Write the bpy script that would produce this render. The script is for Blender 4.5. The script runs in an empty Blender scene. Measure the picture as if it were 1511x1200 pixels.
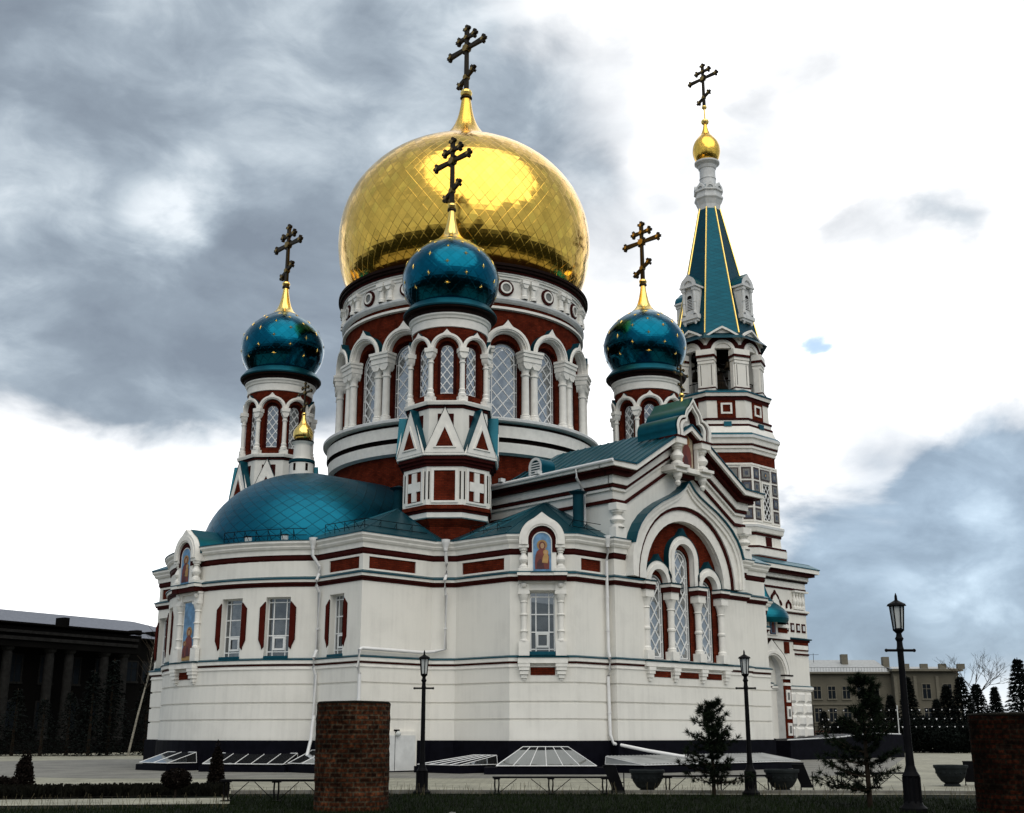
import bpy, math, random
from mathutils import Vector, Matrix
from mathutils.geometry import tessellate_polygon
rnd = random.Random(7)
sc = bpy.context.scene
COL = sc.collection
PI = math.pi
R = math.radians
cos, sin = math.cos, math.sin

# ------------------------------------------------------------------ camera, sky, sun, exposure
D, EYE = 70.0, 1.6
FPX, PITCH, YAW, TH = 1745.904, 0.27015, 0.0432685, 0.84783

def ray(x, y):
    """world direction of a photograph pixel (used to find where things stand)"""
    a = (x - 755.5) / FPX; b = (600 - y) / FPX
    d2 = cos(PITCH) - b * sin(PITCH); z = sin(PITCH) + b * cos(PITCH)
    lat = a * cos(YAW) + d2 * sin(YAW); dep = -a * sin(YAW) + d2 * cos(YAW)
    return Vector((-sin(TH) * lat - cos(TH) * dep, cos(TH) * lat - sin(TH) * dep, z))
CAM = Vector((D * cos(TH), D * sin(TH), EYE))
def ground(x, dist):
    """ground point under photograph column x, a given distance from the camera"""
    d = ray(x, 1083); k = dist / math.hypot(d.x, d.y)
    return Vector((CAM.x + d.x * k, CAM.y + d.y * k, 0))

cam_d = bpy.data.cameras.new('camera'); cam = bpy.data.objects.new('camera', cam_d); COL.objects.link(cam)
cam_d.sensor_width = 36; cam_d.sensor_fit = 'HORIZONTAL'; cam_d.lens = FPX / 1511 * 36
cam_d.clip_start = 0.3; cam_d.clip_end = 4000
cam.location = CAM
cam.rotation_euler = ray(755.5, 600).to_track_quat('-Z', 'Y').to_euler()
sc.camera = cam

SUN_EL, SUN_AZ = 54.0, 66.0
sun_d = bpy.data.lights.new('sun', 'SUN'); sun = bpy.data.objects.new('sun', sun_d); COL.objects.link(sun)
sun_d.energy = 1.35; sun_d.angle = R(78); sun_d.color = (1, .93, .81)
sdir = Vector((cos(R(SUN_EL)) * cos(R(SUN_AZ)), cos(R(SUN_EL)) * sin(R(SUN_AZ)), sin(R(SUN_EL))))
sun.rotation_euler = (-sdir).to_track_quat('-Z', 'Y').to_euler()

sc.view_settings.view_transform = 'Standard'; sc.view_settings.look = 'None'
sc.view_settings.exposure = 0.66; sc.view_settings.gamma = 1

world = bpy.data.worlds.new('World'); sc.world = world; world.use_nodes = True
wt = world.node_tree; wt.nodes.clear()
def N(t, tp, **kw):
    n = t.nodes.new(tp)
    for k, v in kw.items():
        if k.startswith('i_'): n.inputs[k[2:].replace('_', ' ')].default_value = v
        else: setattr(n, k, v)
    return n
def math_n(t, op, a, b=None, c=None, clamp=False):
    n = t.nodes.new('ShaderNodeMath'); n.operation = op; n.use_clamp = clamp
    for i, v in enumerate((a, b, c)):
        if v is None: continue
        if isinstance(v, (int, float)): n.inputs[i].default_value = v
        else: t.links.new(v, n.inputs[i])
    return n.outputs[0]
def ramp(t, fac, stops):
    n = t.nodes.new('ShaderNodeValToRGB'); e = n.color_ramp.elements
    while len(e) < len(stops): e.new(0.5)
    for el, (p, c) in zip(e, stops): el.position = p; el.color = (*c, 1)
    t.links.new(fac, n.inputs[0]); return n.outputs[0]
def build_sky():
    t = wt; L = t.links.new
    sky = N(t, 'ShaderNodeTexSky', sky_type='NISHITA', sun_disc=False, sun_elevation=R(SUN_EL), sun_rotation=R(90 - SUN_AZ))
    tc = N(t, 'ShaderNodeTexCoord')
    mp = N(t, 'ShaderNodeMapping'); mp.inputs['Scale'].default_value = (1, 1, 1.9); L(tc.outputs['Generated'], mp.inputs[0])
    n1 = N(t, 'ShaderNodeTexNoise', i_Scale=6.5, i_Detail=10.0, i_Roughness=.55, i_Distortion=.25); L(mp.outputs[0], n1.inputs['Vector'])
    n2 = N(t, 'ShaderNodeTexNoise', i_Scale=2.3, i_Detail=4.0, i_Roughness=.5, i_Distortion=.3); L(mp.outputs[0], n2.inputs['Vector'])
    warp = N(t, 'ShaderNodeVectorMath', operation='MULTIPLY_ADD'); L(n1.outputs['Color'], warp.inputs[0])
    warp.inputs[1].default_value = (.13, .13, .13); L(tc.outputs['Generated'], warp.inputs[2])
    wn = N(t, 'ShaderNodeVectorMath', operation='ADD'); L(warp.outputs[0], wn.inputs[0]); wn.inputs[1].default_value = (-.065, -.065, -.065)
    wz = N(t, 'ShaderNodeVectorMath', operation='NORMALIZE'); L(wn.outputs[0], wz.inputs[0])
    n3 = N(t, 'ShaderNodeTexNoise', i_Scale=13.0, i_Detail=8.0, i_Roughness=.6, i_Distortion=.6); L(mp.outputs[0], n3.inputs['Vector'])
    def bank(val, blobs, src):
        for pos, rad, w in blobs:
            d = pos.normalized() if isinstance(pos, Vector) else ray(*pos).normalized()
            dp = N(t, 'ShaderNodeVectorMath', operation='DOT_PRODUCT'); L(src, dp.inputs[0]); dp.inputs[1].default_value = d
            mr = N(t, 'ShaderNodeMapRange', interpolation_type='SMOOTHSTEP'); L(dp.outputs['Value'], mr.inputs[0])
            mr.inputs[1].default_value = cos(R(rad * 1.5)); mr.inputs[2].default_value = cos(R(rad * .2)); mr.inputs[3].default_value = 0; mr.inputs[4].default_value = w
            val = math_n(t, 'ADD', val, mr.outputs[0])
        return val
    back = Vector((cos(TH), sin(TH), .45))
    # where the thin bright cloud sheet is, and where thicker grey banks (centre, radius in degrees, weight) hang in front of it
    W = math_n(t, 'ADD', math_n(t, 'MULTIPLY_ADD', n2.outputs['Fac'], .9, -.60), math_n(t, 'MULTIPLY_ADD', n1.outputs['Fac'], 1.1, -.55))
    W = bank(W, [((820, 520), 40, 1.45), (Vector((.25, .25, 1)), 40, .35), ((230, 90), 14, -1.25), ((430, 300), 9, -.8), ((110, 450), 8, -.75), ((330, 500), 7, -.55), ((640, 90), 8, -.45), ((560, 300), 6, -.4),
                 ((40, 850), 7, .7), ((250, 720), 5, .3), ((1390, 900), 6, -.95), ((1240, 920), 4.5, -.8), ((1500, 830), 4, -.7), ((1480, 690), 2.8, -.8), ((1330, 320), 2.8, -.62), ((1450, 270), 2.2, -.5), ((880, 340), 3.6, -.72), ((1050, 230), 2.4, -.55), ((1190, 150), 2.6, -.55), ((870, 130), 3.4, -.5), ((1480, 30), 3, -.52), ((1290, 620), 2.2, -.55)], wz.outputs[0])
    wm = N(t, 'ShaderNodeMapRange', interpolation_type='SMOOTHSTEP'); L(W, wm.inputs[0]); wm.inputs[1].default_value = .05; wm.inputs[2].default_value = 1.0
    # light and dark inside the banks
    T = math_n(t, 'ADD', math_n(t, 'MULTIPLY_ADD', n1.outputs['Fac'], 1.5, -.33), math_n(t, 'MULTIPLY_ADD', n3.outputs['Fac'], .7, -.35))
    T = bank(T, [(back, 60, .08), ((40, 232), 2.6, .17), ((150, 262), 2.6, .16), ((250, 300), 2.4, .20), ((215, 350), 1.6, .14), ((560, 90), 6, .20), ((440, 370), 4.5, -.13), ((300, 470), 4.5, -.12), ((70, 160), 4, -.12), ((120, 390), 3.4, -.15),
                 ((1430, 930), 2.6, .2), ((1330, 860), 2.4, .14), ((1480, 860), 2.6, -.15), ((1250, 950), 3, -.1)], wz.outputs[0])
    grey = ramp(t, T, [(0, (.140, .165, .196)), (.3, (.182, .215, .25)), (.5, (.24, .28, .318)), (.72, (.35, .395, .43)), (1, (.55, .585, .61))])
    tm = bank(math_n(t, 'ADD', 0.0, 0.0), [((1380, 880), 9, 1.0)], tc.outputs['Generated'])
    tint = N(t, 'ShaderNodeMix', data_type='RGBA', blend_type='MULTIPLY'); L(tm, tint.inputs[0]); L(grey, tint.inputs[6]); tint.inputs[7].default_value = (1.10, 1.20, 1.30, 1)
    gain = N(t, 'ShaderNodeMapRange'); L(W, gain.inputs[0]); gain.inputs[1].default_value = .7; gain.inputs[2].default_value = 1.6; gain.inputs[3].default_value = .70; gain.inputs[4].default_value = 1.05
    wh = N(t, 'ShaderNodeCombineXYZ'); [L(gain.outputs[0], wh.inputs[k]) for k in range(3)]
    cg = N(t, 'ShaderNodeMix', data_type='VECTOR'); L(wm.outputs[0], cg.inputs[0]); L(tint.outputs[2], cg.inputs[4]); L(wh.outputs[0], cg.inputs[5])
    # a small hole of clear blue air between the clouds
    dp = N(t, 'ShaderNodeVectorMath', operation='DOT_PRODUCT'); L(wz.outputs[0], dp.inputs[0]); dp.inputs[1].default_value = ray(1222, 514).normalized()
    mr = N(t, 'ShaderNodeMapRange', interpolation_type='SMOOTHSTEP'); L(dp.outputs['Value'], mr.inputs[0]); mr.inputs[1].default_value = cos(R(.75)); mr.inputs[2].default_value = cos(R(.1))
    sg = N(t, 'ShaderNodeVectorMath', operation='MULTIPLY'); L(sky.outputs[0], sg.inputs[0]); sg.inputs[1].default_value = (.14, .14, .14)
    mix = N(t, 'ShaderNodeMix', data_type='VECTOR'); L(math_n(t, 'MULTIPLY', mr.outputs[0], .85), mix.inputs[0])
    L(cg.outputs[1], mix.inputs[4]); L(sg.outputs[0], mix.inputs[5])
    # the Sky Texture itself, seen faintly through all of the cloud
    thin = N(t, 'ShaderNodeVectorMath', operation='MULTIPLY'); L(sky.outputs[0], thin.inputs[0]); thin.inputs[1].default_value = (.008, .008, .008)
    tot = N(t, 'ShaderNodeVectorMath', operation='ADD'); L(mix.outputs[1], tot.inputs[0]); L(thin.outputs[0], tot.inputs[1])
    bg = N(t, 'ShaderNodeBackground', i_Strength=1.0); L(tot.outputs[0], bg.inputs[0])
    out = N(t, 'ShaderNodeOutputWorld'); L(bg.outputs[0], out.inputs[0])
build_sky()

# ------------------------------------------------------------------ materials
MATS = {}
def new_mat(name):
    m = bpy.data.materials.new(name); m.use_nodes = True; MATS[name] = m
    t = m.node_tree; b = t.nodes['Principled BSDF']; return m, t, b
def plain(name, c, rough=.6, metal=0., noise=.12, scale=3., bump=0., bscale=60.):
    m, t, b = new_mat(name); L = t.links.new
    b.inputs['Roughness'].default_value = rough; b.inputs['Metallic'].default_value = metal
    tc = N(t, 'ShaderNodeTexCoord')
    n = N(t, 'ShaderNodeTexNoise', i_Scale=scale, i_Detail=6.0); L(tc.outputs['Object'], n.inputs['Vector'])
    lo = tuple(x * (1 - noise) for x in c); hi = tuple(min(1, x * (1 + noise)) for x in c)
    L(ramp(t, n.outputs['Fac'], [(.3, lo), (.7, hi)]), b.inputs['Base Color'])
    if bump:
        n2 = N(t, 'ShaderNodeTexNoise', i_Scale=bscale, i_Detail=4.0); L(tc.outputs['Object'], n2.inputs['Vector'])
        bp = N(t, 'ShaderNodeBump', i_Strength=bump, i_Distance=.02); L(n2.outputs['Fac'], bp.inputs['Height']); L(bp.outputs[0], b.inputs['Normal'])
    return m
def plaster(name, c):
    m, t, b = new_mat(name); L = t.links.new
    b.inputs['Roughness'].default_value = .75
    tc = N(t, 'ShaderNodeTexCoord')
    n = N(t, 'ShaderNodeTexNoise', i_Scale=.9, i_Detail=7.0, i_Roughness=.6); L(tc.outputs['Object'], n.inputs['Vector'])
    mp = N(t, 'ShaderNodeMapping'); mp.inputs['Scale'].default_value = (3.5, 3.5, .22); L(tc.outputs['Object'], mp.inputs[0])
    n2 = N(t, 'ShaderNodeTexNoise', i_Scale=1.3, i_Detail=5.0); L(mp.outputs[0], n2.inputs['Vector'])
    s = math_n(t, 'ADD', math_n(t, 'MULTIPLY', n.outputs['Fac'], .5), math_n(t, 'MULTIPLY', n2.outputs['Fac'], .5))
    vp = N(t, 'ShaderNodeTexNoise', i_Scale=.33, i_Detail=2.0, i_Distortion=1.2); L(tc.outputs['Object'], vp.inputs['Vector'])
    pt = N(t, 'ShaderNodeMapRange', interpolation_type='STEPPED'); L(vp.outputs['Fac'], pt.inputs[0]); pt.inputs[1].default_value = .3; pt.inputs[2].default_value = .7; pt.inputs[3].default_value = -.09; pt.inputs[4].default_value = .08; pt.inputs['Steps'].default_value = 5
    s = math_n(t, 'ADD', s, pt.outputs[0])
    L(ramp(t, s, [(.34, tuple(x * .91 for x in c)), (.5, c), (.68, tuple(min(1, x * 1.035) for x in c))]), b.inputs['Base Color'])
    n3 = N(t, 'ShaderNodeTexNoise', i_Scale=22.0, i_Detail=5.0); L(tc.outputs['Object'], n3.inputs['Vector'])
    bp = N(t, 'ShaderNodeBump', i_Strength=.35, i_Distance=.012); L(n3.outputs['Fac'], bp.inputs['Height']); L(bp.outputs[0], b.inputs['Normal'])
def brick(name, c1, c2, mortar, bw=.26, bh=.085, rough=.85, dirt=.0, mortar_w=.011):
    m, t, b = new_mat(name); L = t.links.new
    b.inputs['Roughness'].default_value = rough
    uv = N(t, 'ShaderNodeUVMap')
    br = N(t, 'ShaderNodeTexBrick', i_Scale=1.0, i_Mortar_Size=mortar_w, i_Bias=-.1); br.inputs['Brick Width'].default_value = bw; br.inputs['Row Height'].default_value = bh
    br.inputs['Color1'].default_value = (*c1, 1); br.inputs['Color2'].default_value = (*c2, 1); br.inputs['Mortar'].default_value = (*mortar, 1)
    L(uv.outputs[0], br.inputs['Vector'])
    tc = N(t, 'ShaderNodeTexCoord')
    n = N(t, 'ShaderNodeTexNoise', i_Scale=2.2, i_Detail=6.0); L(tc.outputs['Object'], n.inputs['Vector'])
    mx = N(t, 'ShaderNodeMix', data_type='RGBA', blend_type='MULTIPLY'); mx.inputs[0].default_value = 1
    L(br.outputs['Color'], mx.inputs[6]); L(ramp(t, n.outputs['Fac'], [(.3, (.55 - dirt, .55 - dirt, .55 - dirt)), (.7, (1.2, 1.2, 1.2))]), mx.inputs[7]); last = mx.outputs[2]
    if dirt:
        n5 = N(t, 'ShaderNodeTexNoise', i_Scale=13.0, i_Detail=3.0); L(tc.outputs['Object'], n5.inputs['Vector'])
        m5 = N(t, 'ShaderNodeMix', data_type='RGBA', blend_type='MULTIPLY'); m5.inputs[0].default_value = 1; L(last, m5.inputs[6]); L(ramp(t, n5.outputs['Fac'], [(.36, (.5, .5, .5)), (.52, (1, 1, 1)), (.68, (1.9, 1.8, 1.6))]), m5.inputs[7]); last = m5.outputs[2]
    L(last, b.inputs['Base Color'])
    bp = N(t, 'ShaderNodeBump', i_Strength=.6, i_Distance=.015); L(br.outputs['Fac'], bp.inputs['Height']); bp.invert = True; L(bp.outputs[0], b.inputs['Normal'])
def diamond(name, c, ka, kb, rough, tilt, metal=1., edge=.5, line=.05, spec=.5):
    """metal sheets laid in diamonds: UV (turns, metres of profile)"""
    m, t, b = new_mat(name); L = t.links.new
    b.inputs['Roughness'].default_value = rough; b.inputs['Metallic'].default_value = metal
    uv = N(t, 'ShaderNodeUVMap'); sp = N(t, 'ShaderNodeSeparateXYZ'); L(uv.outputs[0], sp.inputs[0])
    a = math_n(t, 'MULTIPLY', sp.outputs[0], ka); v = math_n(t, 'MULTIPLY', sp.outputs[1], kb)
    p = math_n(t, 'ADD', a, v); q = math_n(t, 'SUBTRACT', a, v)
    cell = N(t, 'ShaderNodeCombineXYZ'); L(math_n(t, 'FLOOR', p), cell.inputs[0]); L(math_n(t, 'FLOOR', q), cell.inputs[1])
    wn = N(t, 'ShaderNodeTexWhiteNoise', noise_dimensions='3D'); L(cell.outputs[0], wn.inputs['Vector'])
    fp = math_n(t, 'FRACT', p); fq = math_n(t, 'FRACT', q)
    ln = math_n(t, 'MINIMUM', math_n(t, 'MINIMUM', fp, math_n(t, 'SUBTRACT', 1, fp)), math_n(t, 'MINIMUM', fq, math_n(t, 'SUBTRACT', 1, fq)))
    ms = N(t, 'ShaderNodeMapRange'); L(ln, ms.inputs[0]); ms.inputs[1].default_value = 0; ms.inputs[2].default_value = line; ms.inputs[3].default_value = edge; ms.inputs[4].default_value = 1
    vv = math_n(t, 'MULTIPLY', ms.outputs[0], math_n(t, 'MULTIPLY_ADD', wn.outputs['Value'], .22, .86))
    cm = N(t, 'ShaderNodeVectorMath', operation='SCALE'); cm.inputs[0].default_value = c; L(vv, cm.inputs['Scale']); L(cm.outputs[0], b.inputs['Base Color'])
    geo = N(t, 'ShaderNodeNewGeometry')
    tl = N(t, 'ShaderNodeVectorMath', operation='SUBTRACT'); L(wn.outputs['Color'], tl.inputs[0]); tl.inputs[1].default_value = (.5, .5, .5)
    # each sheet is also dented a little inside itself
    tc = N(t, 'ShaderNodeTexCoord'); n = N(t, 'ShaderNodeTexNoise', i_Scale=1.6, i_Detail=3.0); L(tc.outputs['Object'], n.inputs['Vector'])
    nl = N(t, 'ShaderNodeVectorMath', operation='SUBTRACT'); L(n.outputs['Color'], nl.inputs[0]); nl.inputs[1].default_value = (.5, .5, .5)
    sm = N(t, 'ShaderNodeVectorMath', operation='ADD'); L(tl.outputs[0], sm.inputs[0]); L(nl.outputs[0], sm.inputs[1])
    sc_ = N(t, 'ShaderNodeVectorMath', operation='SCALE'); L(sm.outputs[0], sc_.inputs[0]); sc_.inputs['Scale'].default_value = tilt
    bp = N(t, 'ShaderNodeBump', i_Strength=.35, i_Distance=.03); L(ms.outputs[0], bp.inputs['Height'])
    ad = N(t, 'ShaderNodeVectorMath', operation='ADD'); L(bp.outputs[0], ad.inputs[0]); L(sc_.outputs[0], ad.inputs[1])
    nm = N(t, 'ShaderNodeVectorMath', operation='NORMALIZE'); L(ad.outputs[0], nm.inputs[0]); L(nm.outputs[0], b.inputs['Normal'])
def glass(name, tint, refl, grey_mix=.06):  # last argument: share of even pale grey mixed into the pane
    m, t, b = new_mat(name); L = t.links.new
    t.nodes.remove(b); out = t.nodes['Material Output']
    tr = N(t, 'ShaderNodeBsdfTransparent'); tr.inputs[0].default_value = (*tint, 1)
    gl = N(t, 'ShaderNodeBsdfGlossy', i_Roughness=.03); gl.inputs[0].default_value = (.9, .95, 1, 1)
    tc = N(t, 'ShaderNodeTexCoord'); n = N(t, 'ShaderNodeTexNoise', i_Scale=1.1, i_Detail=2.0); L(tc.outputs['Object'], n.inputs['Vector'])
    bp = N(t, 'ShaderNodeBump', i_Strength=.25, i_Distance=.05); L(n.outputs['Fac'], bp.inputs['Height']); L(bp.outputs[0], gl.inputs['Normal'])
    lw = N(t, 'ShaderNodeLayerWeight', i_Blend=.3); f = math_n(t, 'MULTIPLY_ADD', lw.outputs['Facing'], .5, refl, clamp=True)
    mx = N(t, 'ShaderNodeMixShader'); df = N(t, 'ShaderNodeBsdfDiffuse'); df.inputs[0].default_value = (.34, .355, .35, 1); m0 = N(t, 'ShaderNodeMixShader'); m0.inputs[0].default_value = grey_mix; L(tr.outputs[0], m0.inputs[1]); L(df.outputs[0], m0.inputs[2]); L(f, mx.inputs[0]); L(m0.outputs[0], mx.inputs[1]); L(gl.outputs[0], mx.inputs[2]); L(mx.outputs[0], out.inputs[0])

plaster('white_plaster', (.755, .735, .685))
plain('white_trim', (.775, .755, .71), .6, noise=.08, bump=.15)
plain('grey_white', (.60, .61, .61), .6, noise=.1)
brick('red_brick', (.135, .020, .008), (.085, .011, .005), (.055, .015, .009))
plain('shoulder_red', (.060, .008, .005), .7, noise=.2)
brick('dark_brick', (.078, .026, .012), (.012, .006, .004), (.048, .038, .026), .27, .10, dirt=.25, mortar_w=.017)
brick('blackish_brick', (.030, .008, .004), (.006, .004, .003), (.012, .009, .006), .27, .10, dirt=.25, mortar_w=.017)  # the pillar brick again in much darker colours, for the right pillar
plain('oxblood', (.040, .007, .006), .6, noise=.2)
plain('dark_brown', (.012, .006, .005), .6, noise=.2)
plain('teal_roof', (.004, .105, .145), .38, .88, noise=.16, scale=1.3, bump=.12, bscale=4)
plain('teal_trim', (.003, .075, .108), .38, .7, noise=.1)
plain('dark_teal', (.006, .04, .055), .5, .2)
diamond('teal_sheets', (.003, .095, .155), 26, 1.55, .17, .04, metal=1., edge=.72, line=.05)
diamond('teal_scales', (.003, .10, .16), 40, 1.6, .40, .04, metal=.9, edge=.45, line=.07)
diamond('spire_scales', (.003, .060, .088), 40, 1.6, .40, .04, metal=.8, edge=.6, line=.07)
diamond('gold_sheets', (1.0, .60, .105), 76, 1.18, .14, .06, edge=.6, line=.045)
diamond('gold_smooth', (1.0, .69, .20), 16, .9, .12, .04, edge=.6, line=.03)
plain('gilt', (1.0, .68, .20), .25, 1., noise=.05)
plain('bronze', (.035, .024, .012), .45, .8, noise=.25)
plain('bell_bronze', (.05, .035, .02), .5, .7)
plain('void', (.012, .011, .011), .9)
plain('black_granite', (.004, .004, .007), .5, noise=.3)
plain('iron', (.006, .006, .007), .5, noise=.2)
plain('pipe_white', (.72, .72, .72), .4, noise=.06)
plain('frame_white', (.74, .75, .75), .45, noise=.05)
glass('pane_glass', (.16, .17, .18), .25, .20)
glass('dark_glass', (.05, .055, .06), .10, .08)
glass('skylight_glass', (.10, .11, .12), .22)
plain('tile_blue', (.045, .055, .085), .3, noise=.6, scale=9)
plain('tile_brown', (.035, .012, .008), .35, noise=.3)
plain('tile_grey', (.15, .15, .14), .35, noise=.4, scale=12)
plain('icon_ground', (.34, .28, .20), .6, noise=.3, scale=4); plain('dull_gilt', (.30, .20, .07), .4, .9, noise=.2)
plain('sky_paint', (.12, .25, .42), .6, noise=.35, scale=4)
plain('robe_red', (.15, .03, .022), .6, noise=.3)
plain('robe_dark', (.06, .012, .016), .6, noise=.3)
plain('robe_ochre', (.36, .21, .07), .6, noise=.3)
plain('skin_paint', (.42, .26, .14), .6)
plain('sheet_zinc', (.28, .29, .29), .5, noise=.25, scale=1.5)
plain('lamp_glass', (.52, .54, .53), .2, noise=.1)

def dull(names, v=.03):
    for n in names: MATS[n].node_tree.nodes['Principled BSDF'].inputs['Specular IOR Level'].default_value = v
dull(['shoulder_red', 'black_granite', 'iron', 'oxblood', 'dark_brown', 'void', 'dark_teal', 'red_brick', 'dark_brick', 'blackish_brick'])

# ------------------------------------------------------------------ mesh builder
class MB:
    def __init__(s): s.v = []; s.f = []; s.m = []; s.uv = []; s.mats = []; s.sm = []
    def mi(s, n):
        if n not in s.mats: s.mats.append(n)
        return s.mats.index(n)
    def add(s, vs, fs, mat, uvs=None, smooth=False):
        o = len(s.v); s.v.extend([tuple(p) for p in vs]); i = s.mi(mat)
        for k, f in enumerate(fs):
            s.f.append([o + j for j in f]); s.m.append(i); s.sm.append(smooth)
            s.uv.append(uvs[k] if uvs else None)
    def quad(s, a, b, c, d, mat): s.add([a, b, c, d], [(0, 1, 2, 3)], mat)
    def hexa(s, c, mat):   # 8 corners: bottom 4 ccw, top 4 ccw
        s.add(c, [(3, 2, 1, 0), (4, 5, 6, 7), (0, 1, 5, 4), (1, 2, 6, 5), (2, 3, 7, 6), (3, 0, 4, 7)], mat)
    def box(s, x0, x1, y0, y1, z0, z1, mat):
        s.hexa([(x0, y0, z0), (x1, y0, z0), (x1, y1, z0), (x0, y1, z0), (x0, y0, z1), (x1, y0, z1), (x1, y1, z1), (x0, y1, z1)], mat)
    def fbox(s, fn, x0, x1, z0, z1, d0, d1, mat):   # d0 outer (small), d1 inner
        c = [fn(x0, z0, d0), fn(x1, z0, d0), fn(x1, z0, d1), fn(x0, z0, d1), fn(x0, z1, d0), fn(x1, z1, d0), fn(x1, z1, d1), fn(x0, z1, d1)]
        s.hexa(c, mat)
    def fprism(s, fn, pts, d0, d1, mat, side=None):   # polygon in the (x,z) plane of fn
        n = len(pts)
        vs = [fn(x, z, d0) for x, z in pts] + [fn(x, z, d1) for x, z in pts]
        tri = tessellate_polygon([[Vector((x, z, 0)) for x, z in pts]])
        ar = sum(pts[i][0] * pts[(i + 1) % n][1] - pts[(i + 1) % n][0] * pts[i][1] for i in range(n))
        fs = []
        for t in tri:
            a = [pts[i] for i in t]
            cr = (a[1][0] - a[0][0]) * (a[2][1] - a[0][1]) - (a[1][1] - a[0][1]) * (a[2][0] - a[0][0])
            fs.append(tuple(t) if cr > 0 else tuple(reversed(t)))
        s.add(vs, fs + [tuple(n + i for i in reversed(t)) for t in fs], mat)
        sd = []
        for i in range(n):
            j = (i + 1) % n
            sd.append((j, i, n + i, n + j) if ar > 0 else (i, j, n + j, n + i))
        s.add(vs, sd, side or mat)
    def bar(s, fn, p, q, w, d0, d1, mat):
        dx, dz = q[0] - p[0], q[1] - p[1]; l = math.hypot(dx, dz)
        if l < 1e-4: return
        nx, nz = -dz / l * w / 2, dx / l * w / 2
        pts = [(p[0] - nx, p[1] - nz), (q[0] - nx, q[1] - nz), (q[0] + nx, q[1] + nz), (p[0] + nx, p[1] + nz)]
        c = [fn(*a, d0) for a in pts] + [fn(*a, d1) for a in pts]
        s.add(c, [(0, 1, 2, 3), (7, 6, 5, 4), (1, 0, 4, 5), (2, 1, 5, 6), (3, 2, 6, 7), (0, 3, 7, 4)], mat)
    def lathe(s, prof, mat, n=24, c=(0, 0), a0=0., a1=2 * PI, mats=None, smooth=True, uvr=None, scale=1.):
        full = abs(a1 - a0 - 2 * PI) < 1e-6; m = n + 1
        ln = [0.]
        for i in range(1, len(prof)): ln.append(ln[-1] + math.hypot(prof[i][0] - prof[i - 1][0], prof[i][1] - prof[i - 1][1]))
        vs = []
        for r, z in prof:
            for k in range(n if full else m):
                a = a0 + (a1 - a0) * k / n; vs.append((c[0] + r * cos(a), c[1] + r * sin(a), z))
        w = n if full else m
        for i in range(len(prof) - 1):
            fs, us = [], []
            for k in range(n):
                k2 = (k + 1) % w
                fs.append((i * w + k, i * w + k2, (i + 1) * w + k2, (i + 1) * w + k))
                if uvr is None:
                    u0, u1 = a0 + (a1 - a0) * k / n, a0 + (a1 - a0) * (k + 1) / n
                    u0 /= 2 * PI; u1 /= 2 * PI; us.append([(u0, ln[i]), (u1, ln[i]), (u1, ln[i + 1]), (u0, ln[i + 1])])
                else:
                    u0, u1 = uvr * (a1 - a0) * k / n, uvr * (a1 - a0) * (k + 1) / n
                    us.append([(u0, prof[i][1]), (u1, prof[i][1]), (u1, prof[i + 1][1]), (u0, prof[i + 1][1])])
            o = len(s.v)
            used = vs
            s.add([vs[i * w + k] for k in range(w)] + [vs[(i + 1) * w + k] for k in range(w)],
                  [(f[0] - i * w, f[1] - i * w, f[2] - i * w, f[3] - i * w) for f in fs], mats[i] if mats else mat, us, smooth)
    def tube(s, pts, r, mat, n=8, rads=None):
        pts = [Vector(p) for p in pts]; rings = []
        for i, p in enumerate(pts):
            d = (pts[min(i + 1, len(pts) - 1)] - pts[max(i - 1, 0)]).normalized()
            x = d.cross(Vector((0, 0, 1)));
            if x.length < .05: x = d.cross(Vector((0, 1, 0)))
            x.normalize(); y = d.cross(x); rr = rads[i] if rads else r
            rings.append([p + (x * cos(2 * PI * k / n) + y * sin(2 * PI * k / n)) * rr for k in range(n)])
        vs = [q for g in rings for q in g]; fs = []
        for i in range(len(pts) - 1):
            for k in range(n): fs.append((i * n + k, i * n + (k + 1) % n, (i + 1) * n + (k + 1) % n, (i + 1) * n + k))
        fs.append(tuple(range(n))); fs.append(tuple((len(pts) - 1) * n + k for k in reversed(range(n))))
        s.add(vs, fs, mat, smooth=n > 4)
    def ball(s, c, r, mat, n=10, sq=1.):
        pr = [(max(1e-3, r * sin(PI * i / 6)), c[2] - r * sq * cos(PI * i / 6)) for i in range(7)]
        s.lathe(pr, mat, n, (c[0], c[1]))
    def sweep(s, path, prof, mats, closed=False, ends=True):
        """carry a wall profile [(out, height)...] along a plan path (outside on the right)"""
        n = len(path); off = []
        for i, p in enumerate(path):
            def nr(a, b):
                dx, dy = b[0] - a[0], b[1] - a[1]; l = math.hypot(dx, dy); return (dy / l, -dx / l)
            if closed or 0 < i < n - 1:
                n1 = nr(path[i - 1], p); n2 = nr(p, path[(i + 1) % n]); k = 1 + n1[0] * n2[0] + n1[1] * n2[1]
                off.append(((n1[0] + n2[0]) / k, (n1[1] + n2[1]) / k))
            else: off.append(nr(path[0], path[1]) if i == 0 else nr(path[-2], path[-1]))
        m = len(prof); run = [0.]
        for i in range(1, n + 1): run.append(run[-1] + math.dist(path[i - 1], path[i % n]))
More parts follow.
